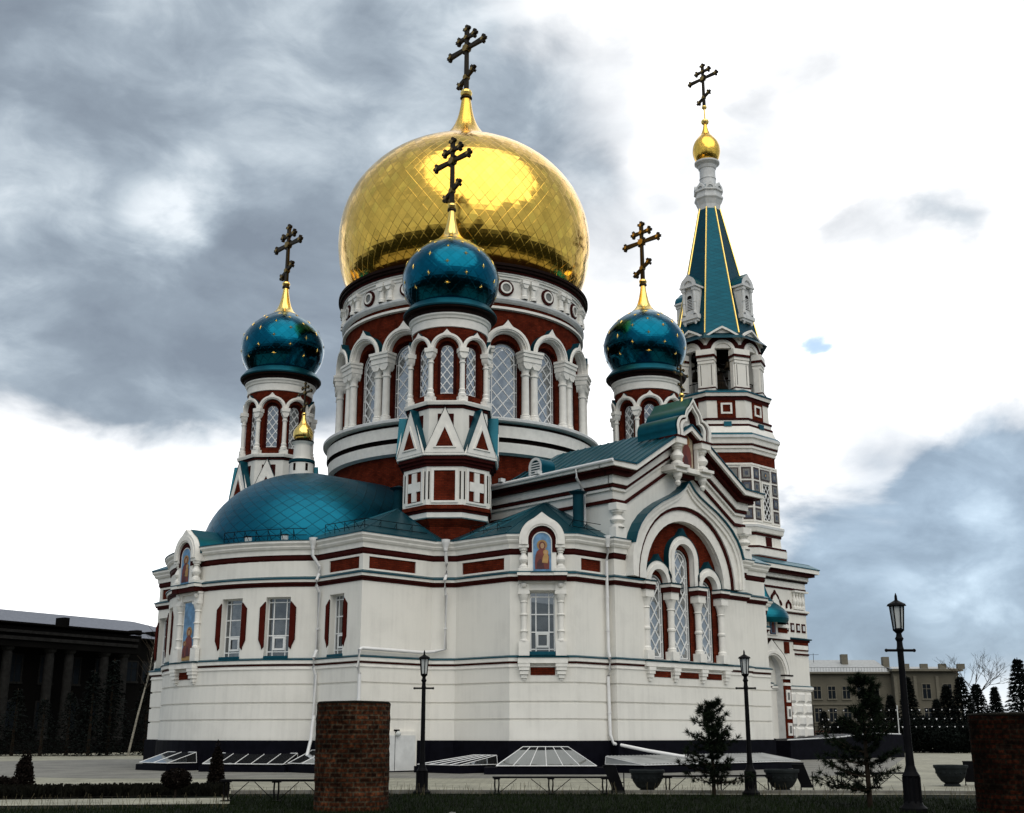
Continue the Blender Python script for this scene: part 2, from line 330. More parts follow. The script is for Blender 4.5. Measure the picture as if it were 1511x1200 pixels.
        for j in range(m - 1):
            mat = mats if isinstance(mats, str) else mats[j]
            if mat is None: continue
            for i in range(n if closed else n - 1):
                i2 = (i + 1) % n
                q = [(path[a][0] + off[a][0] * prof[b][0], path[a][1] + off[a][1] * prof[b][0], prof[b][1]) for a, b in ((i, j), (i2, j), (i2, j + 1), (i, j + 1))]
                hv = abs(prof[j + 1][1] - prof[j][1]) > 1e-6
                s.add(q, [(0, 1, 2, 3)], mat, [[(run[i], prof[j][1]), (run[i + 1], prof[j][1]), (run[i + 1], prof[j + 1][1]), (run[i], prof[j + 1][1])]] if hv else None)
        if ends and not closed:
            mat = mats if isinstance(mats, str) else [x for x in mats if x][0]
            for a in (0, n - 1):
                pts = [(0, prof[0][1])] + list(prof) + [(0, prof[-1][1])]
                vs = [(path[a][0] + off[a][0] * o, path[a][1] + off[a][1] * o, z) for o, z in pts]
                f = list(range(len(vs))); s.add(vs, [f if a else f[::-1]], mat)
    def build(s, name, parent=None, loc=None, shade=None):
        me = bpy.data.meshes.new(name); me.from_pydata(s.v, [], s.f)
        for n in s.mats: me.materials.append(MATS[n])
        me.polygons.foreach_set('material_index', s.m); me.polygons.foreach_set('use_smooth', s.sm)
        uvl = me.uv_layers.new(name='UVMap'); dat = uvl.data; vv = s.v; li = 0
        flat = []
        for f, u in zip(s.f, s.uv):
            if u: flat.extend([c for p in u for c in p]); continue
            a, b, c = (Vector(vv[f[0]]), Vector(vv[f[1]]), Vector(vv[f[2]])); nn = (b - a).cross(c - a)
            if len(f) > 3 and nn.length < 1e-9: nn = (c - a).cross(Vector(vv[f[3]]) - a)
            if nn.length > 1e-12: nn.normalize()
            h = math.hypot(nn.x, nn.y)
            if h > .3:
                tx, ty = -nn.y / h, nn.x / h
                for i in f: flat.extend((vv[i][0] * tx + vv[i][1] * ty, vv[i][2]))
            else:
                for i in f: flat.extend((vv[i][0], vv[i][1]))
        uvl.uv.foreach_set('vector', flat)
        me.set_sharp_from_angle(angle=R(38)) if any(s.sm) else None
        me.validate(); me.update()
        o = bpy.data.objects.new(name, me); COL.objects.link(o)
        if parent: o.parent = parent
        if loc: o.location = loc
        return o
def tag(o, label=None, cat=None, group=None, kind=None):
    if label: o['label'] = label
    if cat: o['category'] = cat
    if group: o['group'] = group
    if kind: o['kind'] = kind
    return o
def empty(name, loc=(0, 0, 0), rz=0):
    o = bpy.data.objects.new(name, None); COL.objects.link(o); o.location = loc; o.rotation_euler = (0, 0, rz); o.empty_display_size = .3; return o
def copy_tree(o, parent=None, loc=None):
    c = o.copy(); COL.objects.link(c); c.parent = parent
    if loc is not None: c.location = loc
    for ch in list(o.children): copy_tree(ch, c)
    return c
def plane(o, t, n=None):
    """frame on a wall: origin, horizontal tangent; outward normal is t turned right (t x up)"""
    o = Vector(o); t = Vector(t).normalized(); nn = Vector((t.y, -t.x, 0)) if n is None else Vector(n)
    return lambda x, z, d=0.: (o.x + t.x * x - nn.x * d, o.y + t.y * x - nn.y * d, o.z + z)
def facing(az, r, c=(0, 0), z=0):
    """frame on a wall facing azimuth az, r from the axis c; x runs to the viewer's right"""
    n = Vector((cos(az), sin(az), 0)); t = Vector((-sin(az), cos(az), 0))
    o = Vector((c[0] + n.x * r, c[1] + n.y * r, z))
    return lambda x, zz, d=0.: (o.x + t.x * x - n.x * d, o.y + t.y * x - n.y * d, o.z + zz)
def cyl(r, c=(0, 0), a0=0.):
    return lambda x, z, d=0.: (c[0] + (r - d) * cos(a0 + x / r), c[1] + (r - d) * sin(a0 + x / r), z)

def h_top(h, x):
    k = h['k']; dx = min(abs(x - h['x']), h['w'])
    if k == 'rect': return h['zt']
    if k == 'arch': return h['zt'] + math.sqrt(max(0, h['w'] ** 2 - dx ** 2))
    return h['zt'] + math.sqrt(max(0, h['w'] ** 2 - dx ** 2))
def h_bot(h, x):
    if h['k'] == 'circ': return h['zt'] - math.sqrt(max(0, h['w'] ** 2 - (x - h['x']) ** 2))
    return h['zb']
def hole(x, w, zb, zt, k='rect', depth=.3, mat=None): return dict(x=x, w=w, zb=zb, zt=zt, k=k, depth=depth, mat=mat)
def h_xs(h):
    if h['k'] == 'rect': return [h['x'] - h['w'], h['x'] + h['w']]
    return [h['x'] - h['w'] * cos(PI * i / 16) for i in range(17)]
def outline(h, n=16, inset=0.):
    w = h['w'] - inset; x = h['x']
    if h['k'] == 'rect': return [(x - w, h['zb'] + inset), (x + w, h['zb'] + inset), (x + w, h['zt'] - inset), (x - w, h['zt'] - inset)]
    if h['k'] == 'circ': return [(x + w * cos(2 * PI * i / 24), h['zt'] + w * sin(2 * PI * i / 24)) for i in range(24)]
    return [(x - w, h['zb'] + inset), (x + w, h['zb'] + inset)] + [(x + w * cos(PI * i / n), h['zt'] + w * sin(PI * i / n)) for i in range(n + 1)]
def wall(mb, fn, x0, x1, z0, z1, holes, mat, dx=None):
    xs = {round(x0, 5), round(x1, 5)}
    for h in holes: xs.update(round(x, 5) for x in h_xs(h))
    if dx:
        k = max(1, int(math.ceil((x1 - x0) / dx))); xs.update(round(x0 + (x1 - x0) * i / k, 5) for i in range(k + 1))
    xs = sorted(xs); xs = [x for i, x in enumerate(xs) if i == 0 or x - xs[i - 1] > 1e-4]
    def q(a, b, za, zb_, zc, zd):
        if abs(zc - zb_) < 1e-5 and abs(zd - za) < 1e-5: return
        mb.add([fn(a, za, 0), fn(b, zb_, 0), fn(b, zc, 0), fn(a, zd, 0)], [(0, 1, 2, 3)], mat, [[(a, za), (b, zb_), (b, zc), (a, zd)]])
    for a, b in zip(xs, xs[1:]):
        m = (a + b) / 2; hh = [h for h in holes if abs(m - h['x']) < h['w']]
        if not hh: q(a, b, z0, z0, z1, z1)
        else:
            h = hh[0]; q(a, b, z0, z0, h_bot(h, b), h_bot(h, a)); q(a, b, h_top(h, a), h_top(h, b), z1, z1)
    for h in holes:
        o = outline(h); n = len(o); mt = h['mat'] or mat; d = h['depth']
        for i in range(n):
            a, b = o[i], o[(i + 1) % n]
            mb.add([fn(*a, 0), fn(*a, d), fn(*b, d), fn(*b, 0)], [(0, 1, 2, 3)], mt, [[(0, a[1] + a[0]), (d, a[1] + a[0]), (d, b[1] + b[0]), (0, b[1] + b[0])]])
def arch(mb, fn, xc, zs, ri, ro, d0, d1, mat, tip=0., zleg=None, n=28, fi=None, fo=None, tw=.42, squash=1.):
    """a raised band round an arch, its crown drawn up to a keel point when tip > 0"""
    pi_, po = [], []
    if zleg is not None and zleg < zs: pi_.append((xc + ri, zleg)); po.append((xc + ro, zleg))
    for i in range(n + 1):
        a = PI * i / n; dev = abs(a - PI / 2); e = tip * max(0, 1 - dev / tw) ** 1.5
        pi_.append((xc + ri * cos(a), zs + ri * squash * sin(a))); po.append((xc + (ro) * cos(a), zs + ro * squash * sin(a) + e))
    if zleg is not None and zleg < zs: pi_.append((xc - ri, zleg)); po.append((xc - ro, zleg))
    m = len(pi_)
    F = [fn(*p, d0) for p in po]; G = [fn(*p, d0) for p in pi_]; B = [fn(*p, d1) for p in po]; C = [fn(*p, d1) for p in pi_]
    vs = F + G + B + C; fs = []; fo_, fi_ = [], []
    for i in range(m - 1):
        fs.append((i, i + 1, m + i + 1, m + i))
        fo_.append((2 * m + i, 2 * m + i + 1, i + 1, i)); fi_.append((m + i, m + i + 1, 3 * m + i + 1, 3 * m + i))
    fs += [(0, m, 3 * m, 2 * m), (m - 1, 3 * m - 1, 4 * m - 1, 2 * m - 1)]
    mb.add(vs, fs, mat); mb.add(vs, fo_, fo or mat); mb.add(vs, fi_, fi or mat)
def baluster(mb, c, z0, z1, r, mat='white_trim', n=12):
    H = z1 - z0
    pr = [(r * 1.05, 0), (r * 1.05, .12), (r * .75, .16), (r * .6, .22), (r * .95, .32), (r * 1.12, .42), (r * 1.0, .52), (r * .62, .66), (r * .52, .74), (r * .8, .78), (r * .6, .82), (r * .95, .88), (r * 1.05, 1)]
    mb.lathe([(a, z0 + b * H) for a, b in pr] + [(.001, z1)], mat, n, c)
def column(mb, c, z0, z1, r, mat='white_trim', rings=(.5,), n=10, cap=.17, base=.1):
    H = z1 - z0; zb = z0 + base * H; zc = z1 - cap * H
    mb.box(c[0] - r * 1.5, c[0] + r * 1.5, c[1] - r * 1.5, c[1] + r * 1.5, z0, zb, mat)
    pr = [(r * 1.35, zb), (r * 1.35, zb + .04 * H), (r, zb + .06 * H)]
    for k in rings:
        zz = zb + (zc - zb) * k; pr += [(r, zz - .03 * H), (r * 1.25, zz - .012 * H), (r * 1.25, zz + .012 * H), (r, zz + .03 * H)]
    pr += [(r, zc - .03 * H), (r * 1.3, zc - .015 * H), (r * 1.05, zc), (r * 1.35, zc + .3 * cap * H), (r * 1.75, zc + .55 * cap * H)]
    mb.lathe(pr, mat, n, c)
    mb.box(c[0] - r * 1.75, c[0] + r * 1.75, c[1] - r * 1.75, c[1] + r * 1.75, zc + .55 * cap * H, z1, mat)
def fcolumn(mb, fn, x, d, z0, z1, r, **k):
    p = fn(x, 0, d); column(mb, (p[0], p[1]), z0 + p[2], z1 + p[2], r, **k)
def lattice(mb, fn, h, d, step, slope, w=.035, mat='frame_white', border=0., t=.05):
    """diagonal glazing bars clipped to the opening"""
    x0, x1 = h['x'] - h['w'] + border, h['x'] + h['w'] - border; zlo = h['zb']; zhi = h_top(h, h['x'])
    def inside(x, z): return x0 <= x <= x1 and h_bot(h, x) + border <= z <= h_top(h, x) - border
    for sgn in (1, -1):
        c = zlo - slope * 2 * h['w']
        while c < zhi + slope * 2 * h['w']:
            pts = [x0 + (x1 - x0) * i / 60 for i in range(61)]
            ins = [(x, c + sgn * slope * (x - h['x'])) for x in pts]; ins = [p for p in ins if inside(*p)]
            if len(ins) > 3: mb.bar(fn, ins[0], ins[-1], w, d + (.004 if sgn > 0 else 0), d + t, mat)
            c += step
def frame_outline(mb, fn, h, d, w, mat='frame_white', t=.07):
    o = outline(h); i_ = outline(h, inset=w); n = len(o)
    for k in range(n):
        a, b, c, e = o[k], o[(k + 1) % n], i_[(k + 1) % n], i_[k]
        F = [fn(*p, d) for p in (a, b, c, e)]; B = [fn(*p, d + t) for p in (a, b, c, e)]
        mb.add(F + B, [(0, 1, 2, 3), (3, 2, 6, 7), (1, 0, 4, 5)], mat)
def pane(fn, h, d, name, parent, mat='pane_glass', label=None):
    mb = MB(); o = outline(h); mb.add([fn(*p, d) for p in o], [tuple(range(len(o)))], mat); ob = mb.build(name, parent)
    return ob
def lattice_window(fn, h, d, parent, step=.62, slope=1.25, w=.035, border=.13, mat='pane_glass'):
    mb = MB(); frame_outline(mb, fn, h, d, .05)
    if border > .01:
        h2 = dict(h); h2['w'] = h['w'] - border; h2['zb'] = h['zb'] + border * .5
        frame_outline(mb, fn, h2, d + .003, w * .9)
        lattice(mb, fn, h2, d + .006, step, slope, w)
        for s in (-1, 1):
            z = h['zb'] + step
            while z < h['zt']:
                mb.bar(fn, (h['x'] + s * h['w'], z), (h['x'] + s * h2['w'], z), w, d + .008, d + .05, 'frame_white'); z += step
    else: lattice(mb, fn, h, d + .004, step, slope, w)
    win = mb.build('window', parent); pane(fn, h, d + .035, 'pane', win, mat); return win
def grid_window(fn, h, d, parent, tilt=False):
    mb = MB(); frame_outline(mb, fn, h, d, .06)
    x, w = h['x'], h['w']; H = h['zt'] - h['zb']; zb = h['zb']
    for s in (-1, 1): mb.bar(fn, (x + s * w * .52, zb), (x + s * w * .52, h['zt']), .05, d + .004, d + .06, 'frame_white')
    for f in (.09, .36, .64, .92): mb.bar(fn, (x - w, zb + H * f), (x + w, zb + H * f), .05, d + .008, d + .06, 'frame_white')
    win = mb.build('window', parent); pane(fn, h, d + .04, 'pane', win, 'dark_glass')
    m2 = MB(); z0, z1 = zb + H * .115, zb + H * .345; hh = hole(x, w * .5, z0, z1)
    if tilt: f2 = lambda a, z, dd=0.: fn(a, z, dd + d - .06 - (z - z0) * .18)
    else: f2 = lambda a, z, dd=0.: fn(a, z, dd + d - .03)
    frame_outline(m2, f2, hh, 0, .09, t=.03); m2.build('casement', win); return win

# ------------------------------------------------------------------ ground
def sheet(name, pts, z, mat, kind='structure'):
    mb = MB(); n = len(pts); mb.add([(p[0], p[1], z) for p in pts], [tuple(range(n))], mat); o = mb.build(name); tag(o, kind=kind); return o
def paving_mat(name, c, sx, sy, gap):
    m, t, b = new_mat(name); L = t.links.new; b.inputs['Roughness'].default_value = .85
    uv = N(t, 'ShaderNodeUVMap'); br = N(t, 'ShaderNodeTexBrick', i_Scale=1.0, i_Mortar_Size=gap); br.inputs['Brick Width'].default_value = sx; br.inputs['Row Height'].default_value = sy
    br.inputs['Color1'].default_value = (*[x * .9 for x in c], 1); br.inputs['Color2'].default_value = (*[min(1, x * 1.1) for x in c], 1); br.inputs['Mortar'].default_value = (*[x * .45 for x in c], 1)
    L(uv.outputs[0], br.inputs['Vector'])
    tc = N(t, 'ShaderNodeTexCoord'); n = N(t, 'ShaderNodeTexNoise', i_Scale=.5, i_Detail=8.0, i_Roughness=.65); L(tc.outputs['Object'], n.inputs['Vector'])
    mx = N(t, 'ShaderNodeMix', data_type='RGBA', blend_type='MULTIPLY'); mx.inputs[0].default_value = 1
    L(br.outputs['Color'], mx.inputs[6]); L(ramp(t, n.outputs['Fac'], [(.32, (.62, .62, .62)), (.62, (1.1, 1.1, 1.08))]), mx.inputs[7]); L(mx.outputs[2], b.inputs['Base Color'])
    bp = N(t, 'ShaderNodeBump', i_Strength=.4, i_Distance=.01); L(br.outputs['Fac'], bp.inputs['Height']); bp.invert = True; L(bp.outputs[0], b.inputs['Normal'])
paving_mat('pale_pavers', (.30, .29, .225), .4, .2, .012)
paving_mat('grey_pavers', (.19, .185, .165), .4, .2, .012)
plain('soil', (.008, .007, .005), .95, noise=.5, scale=2.5, bump=.6, bscale=14)
plain('turf', (.005, .007, .0035), .95, noise=.5, scale=1.2, bump=.5, bscale=20)
sheet('ground', [(-900, -900), (900, -900), (900, 900), (-900, 900)], -.008, 'turf')
def edge(xs, ds): return [ground(x, d) for x, d in zip(xs, ds)]
NEARX = [-900, -300, 0, 330, 560, 800, 1100, 1340, 1511, 1900, 2600]
NEARD = [40, 38, 36.5, 35.6, 35.2, 34.6, 34.8, 36, 36.5, 38, 40]
sheet('plaza', edge(NEARX, NEARD) + [Vector((-82, 40, 0)), Vector((-100, -30, 0)), Vector((-40, -70, 0)), Vector((10, -60, 0)), Vector((60, -30, 0))], 0.0, 'pale_pavers')
darkd = [70, 62, 55, 50.5, 48.5, 48, 49, 52, 58]
sheet('apron_paving', edge([-200, 0, 150, 350, 560, 800, 1000, 1180, 1300], [57, 52, 49, 47.5, 47, 46.6, 47, 48.5, 56]) + [Vector((-34, 9, 0)), Vector((-34, -20, 0)), Vector((12, -24, 0)), Vector((30, -22, 0))], .004, 'grey_pavers')
sheet('footpath', edge([-500, 0, 200, 345], [34.2, 34.0, 33.5, 33.2]) + edge([345, 200, 0, -500], [30.4, 30.6, 31.2, 31.6]), .006, 'pale_pavers')

plain('kerb_stone', (.13, .125, .11), .85, noise=.25, scale=2.5)
mb = MB(); kx = [345 + 1166 * i / 40 for i in range(45)]; kd = [35.5 - .9 * max(0, 1 - abs(x - 800) / 460) + max(0, (x - 1100) / 411) * 1.2 for x in kx]
for (xa, da), (xb, db) in zip(list(zip(kx, kd)), list(zip(kx, kd))[1:]):
    a, b = ground(xa, da), ground(xb, db); t_ = (b - a).normalized(); a = a + t_ * .012; n_ = Vector((-t_.y, t_.x, 0)) * .13
    mb.hexa([a + Vector((0, 0, -.1)), b + Vector((0, 0, -.1)), b + n_ + Vector((0, 0, -.1)), a + n_ + Vector((0, 0, -.1)), a + Vector((0, 0, .09)), b + Vector((0, 0, .09)), b + n_ + Vector((0, 0, .09)), a + n_ + Vector((0, 0, .09))], 'kerb_stone')
tag(mb.build('kerb'), kind='structure')

# ------------------------------------------------------------------ the cathedral
cath = empty('cathedral'); tag(cath, 'white cathedral with brick bands, big gold dome, starry teal cupolas and bell tower', 'cathedral')
AC, AR = (8.6, 0.0), 8.8
a_end = math.acos((14.55 - 8.6) / 8.8)
def half_path(side):
    y = [6.0, 14.05, 16.1, 9.9, 10.7] if side > 0 else [6.0, 14.05, 16.1, 8.75, 10.2]
    return [(14.55, y[3] * side), (10.5, y[3] * side), (9.7, y[4] * side), (9.45, 14.05 * side), (7.4, 16.1 * side), (5.15, 16.1 * side), (5.15, 16.5 * side)]
arc = [(AC[0] + AR * cos(a), AC[1] + AR * sin(a)) for a in [-a_end + 2 * a_end * i / 24 for i in range(25)]]
SP = half_path(1); NP = half_path(-1)
WS = [(-5.15, 16.5), (-5.15, 16.1), (-7.4, 16.1), (-9.45, 14.05), (-9.45, 6.0), (-22.35, 6.0)]
WN = [(x, -y) for x, y in WS]
FULL = arc + SP + WS + WN[::-1] + NP[::-1]
GS = 3.25   # half width of the great window recess
OPEN_A = [(-3.25, -16.5), (-5.15, -16.5)][:0]
east_chain = NP[::-1] + arc + SP          # from the north gable round the apse to the south gable
# lower storey: plinth, banded wall, sill course
H1 = [2.21, 2.95, 3.76]
prof = [(.14, -.3), (.14, 1.31), (.05, 1.33)]; pm = ['black_granite', 'black_granite']
for hh in H1:
    prof += [(.05, hh - .055), (-.02, hh - .04), (-.02, hh + .025), (.05, hh + .055)]; pm += ['white_plaster', 'white_plaster', 'white_plaster', 'white_plaster']
prof += [(.05, 4.42), (.10, 4.45), (.10, 4.5), (.07, 4.52), (.07, 4.60), (.10, 4.60), (.10, 4.68), (.16, 4.70), (.16, 4.85), (.20, 4.86), (.20, 4.90), (-.02, 4.97)]
pm += ['white_plaster', 'white_trim', 'white_trim', 'white_trim', 'white_trim', 'oxblood', 'oxblood', 'white_trim', 'white_trim', 'dark_teal', 'teal_trim', 'teal_trim']
mb = MB(); mb.sweep(FULL, prof, pm, closed=True); mb.build('lower_wall', cath)
# middle storey with its openings
ZB, ZT = 4.93, 8.24
mb = MB()
afn = cyl(AR, AC)
for s in (1,): pass
win_jobs = []
ha = [hole(AR * R(a), .60, 5.02, 7.74, depth=.42) for a in (-35.5, -19.5, 19.5, 35.5)]
wall(mb, afn, -AR * a_end, AR * a_end, ZB, ZT, ha, 'white_plaster', dx=.6)
for h, a in zip(ha, (-35.5, -19.5, 19.5, 35.5)): win_jobs.append((facing(R(a), AR, AC), hole(0, .60, 5.02, 7.74), .34, False))
def edge_wall(p, q, holes, z0=ZB, z1=ZT, mat='white_plaster', target=None):
    f = plane((*p, 0), (q[0] - p[0], q[1] - p[1], 0)); wall(target or mb, f, 0, math.dist(p, q), z0, z1, holes, mat); return f
for side, ch in ((1, SP), (-1, NP)):
    pts = [(14.55, 6.48 * side)] + ch
    for i in range(len(pts) - 1):
        p, q = (pts[i], pts[i + 1]) if side > 0 else (pts[i + 1], pts[i]); L_ = math.dist(p, q); hs = []
        if i == 0: hs = [hole(1.55 if side > 0 else L_ - 1.55, .55, 5.02, 7.74, depth=.42)]
        if i == 4: hs = [hole(L_ / 2, .56, 4.98, 7.76, depth=.35)]
        f = edge_wall(p, q, hs)
        for h in hs: win_jobs.append((f, h, .34 if i == 0 else .27, i == 4))
for ch in (WS, WN[::-1]):
    w2 = MB()
    for p, q in zip(ch, ch[1:]): edge_wall(p, q, [], target=w2)
    w2.build('west_wall', cath)
mid = mb.build('upper_wall', cath)
for f, h, d, tl in win_jobs: grid_window(f, h, d, cath, tl)
# red brick shoulders beside the apse windows, brick panel strips, teal sills
for f, h, d, ch in win_jobs:
    sl = MB()
    if ch: sl.fbox(f, h['x'] - .62, h['x'] + .62, 4.97, 5.12, -.06, .2, 'teal_trim'); sl.build('window_sill', cath); continue
    sl.fprism(f, [(h['x'] - .6, 4.96), (h['x'] + .6, 4.96), (h['x'] + .58, 5.06), (h['x'] - .58, 5.06)], -.03, .35, 'teal_trim'); sl.build('window_sill', cath)
    for s in (-1, 1):
        mb = MB(); x = h['x'] + s * h['w']
        pts = [(0, 7.42), (.03, 7.46), (.25, 7.22), (.25, 5.84), (.12, 5.56), (.09, 5.44), (.02, 5.52), (0, 5.56)]
        pts = [(x + s * (a), b) for a, b in pts]
        mb.fprism(f, pts, -.028, .03, 'shoulder_red')
        pts2 = [(x + s * a, b) for a, b in [(0, 7.50), (.03, 7.54), (.285, 7.26), (.285, 5.80), (.15, 5.52), (.11, 5.36), (.0, 5.47)]]
        mb.fprism(f, pts2, -.014, .03, 'oxblood'); mb.build('brick_shoulder', cath)
# first cornice (red moulding with teal flashing) then attic wall and eaves
def cornice_prof(): return [(0, 8.20), (.05, 8.22), (.05, 8.30), (.12, 8.32), (.12, 8.40), (.16, 8.41), (.16, 8.53), (.22, 8.54), (.22, 8.58), (.02, 8.68), (0, 8.68)]
cm = ['oxblood', 'oxblood', 'oxblood', 'oxblood', 'white_trim', 'white_trim', 'dark_teal', 'teal_trim', 'teal_trim', 'white_trim']
def eaves_prof(): return [(0, 9.40), (.06, 9.50), (.06, 9.66), (.10, 9.67), (.12, 9.90), (.20, 9.93), (.26, 10.02), (.26, 10.08), (.36, 10.20), (.36, 10.30), (.40, 10.31), (.40, 10.345), (0, 10.40)]
em = ['oxblood', 'oxblood', 'oxblood', 'white_trim', 'white_trim', 'white_trim', 'white_trim', 'white_trim', 'white_trim', 'teal_trim', 'teal_trim', 'teal_trim']
NPR = NP[::-1]
chainA = [(3.25, -16.5)] + NPR + arc + SP + [(3.25, 16.5)]
chainB = [(4.25, -16.5)] + NPR + arc + SP + [(4.25, 16.5)]
chainC = [(-3.25, 16.5)] + WS + WN[::-1] + [(-3.25, -16.5)]
chainD = [(-4.25, 16.5)] + WS + WN[::-1] + [(-4.25, -16.5)]
NPR0 = None
for c in (chainA, chainC): mb = MB(); mb.sweep(c, cornice_prof(), cm); mb.build('string_course', cath)
for c in (chainB, chainD): mb = MB(); mb.sweep(c, eaves_prof(), em); mb.build('eaves_cornice', cath)
mb = MB(); br = MB()
wall(mb, cyl(AR, AC), -AR * a_end, AR * a_end, 8.6, 9.45, [], 'white_plaster', dx=.6)
for side, ch in ((1, SP), (-1, NP)):
    pts = [(14.55, 6.48 * side)] + ch
    for i in range(len(pts) - 1):
        p, q = (pts[i], pts[i + 1]) if side > 0 else (pts[i + 1], pts[i]); L_ = math.dist(p, q); hs = []
        x0, x1 = {0: (.85, L_ - .28), 1: (.35, 3.05), 3: (.35, L_ - .35), 5: (.45, L_ - .45)}.get(i, (0, 0))
        if side < 0: x0, x1 = L_ - x1, L_ - x0
        if x1 > x0: hs = [hole((x0 + x1) / 2, (x1 - x0) / 2, 8.76, 9.30, depth=.07)]
        f = edge_wall(p, q, hs, 8.6, 9.45)
        for h in hs: br = MB(); wall(br, lambda x, z, d=0., f=f: f(x, z, d + .065), h['x'] - h['w'] - .01, h['x'] + h['w'] + .01, 8.75, 9.31, [], 'red_brick'); br.build('brick_panel', cath)
for ch in (WS, WN[::-1]):
    w2 = MB()
    for p, q in zip(ch, ch[1:]): edge_wall(p, q, [], 8.6, 9.45, target=w2)
    w2.build('attic_wall', cath)
mb.build('attic_wall', cath)

# --- icon bays: kokoshnik gable with two balusters over the cornice, half columns below
def figure(mb, fn, x, z0, z1, w, d, child=False):
    """a robed, haloed figure painted on a panel"""
    H = z1 - z0
    def ell(cx, cz, rx, rz, dd, m, n=16): mb.fprism(fn, [(cx + rx * cos(2 * PI * i / n), cz + rz * sin(2 * PI * i / n)) for i in range(n)], d - dd, d + .008, m)
    body = [(x - w * .95, z0), (x + w * .95, z0), (x + w * .98, z0 + H * .22), (x + w * .9, z0 + H * .42), (x + w * .72, z0 + H * .55), (x + w * .40, z0 + H * .62), (x + w * .2, z0 + H * .66), (x - w * .2, z0 + H * .66), (x - w * .40, z0 + H * .62), (x - w * .72, z0 + H * .55), (x - w * .9, z0 + H * .42), (x - w * .98, z0 + H * .22)]
    ell(x, z0 + H * .76, H * .165, H * .165, .0, 'robe_ochre')
    mb.fprism(fn, body, d - .003, d + .008, 'robe_red')
    mb.fprism(fn, [(x - w * .75, z0), (x + w * .35, z0), (x + w * .1, z0 + H * .25), (x - w * .3, z0 + H * .33), (x - w * .7, z0 + H * .2)], d - .006, d + .006, 'robe_dark')
    ell(x, z0 + H * .735, H * .105, H * .135, .006, 'robe_red'); ell(x + H * .008, z0 + H * .735, H * .062, H * .088, .009, 'skin_paint')
    if child:
        cx, cz = x + w * .50, z0 + H * .50
        ell(cx, cz + H * .03, H * .085, H * .085, .009, 'robe_ochre'); mb.fprism(fn, [(cx - H * .12, cz - H * .30), (cx + H * .06, cz - H * .32), (cx + H * .09, cz - H * .12), (cx + H * .05, cz - H * .02), (cx - H * .05, cz - H * .02), (cx - H * .10, cz - H * .14)], d - .011, d + .006, 'robe_ochre'); ell(cx, cz + H * .03, H * .042, H * .055, .013, 'skin_paint')
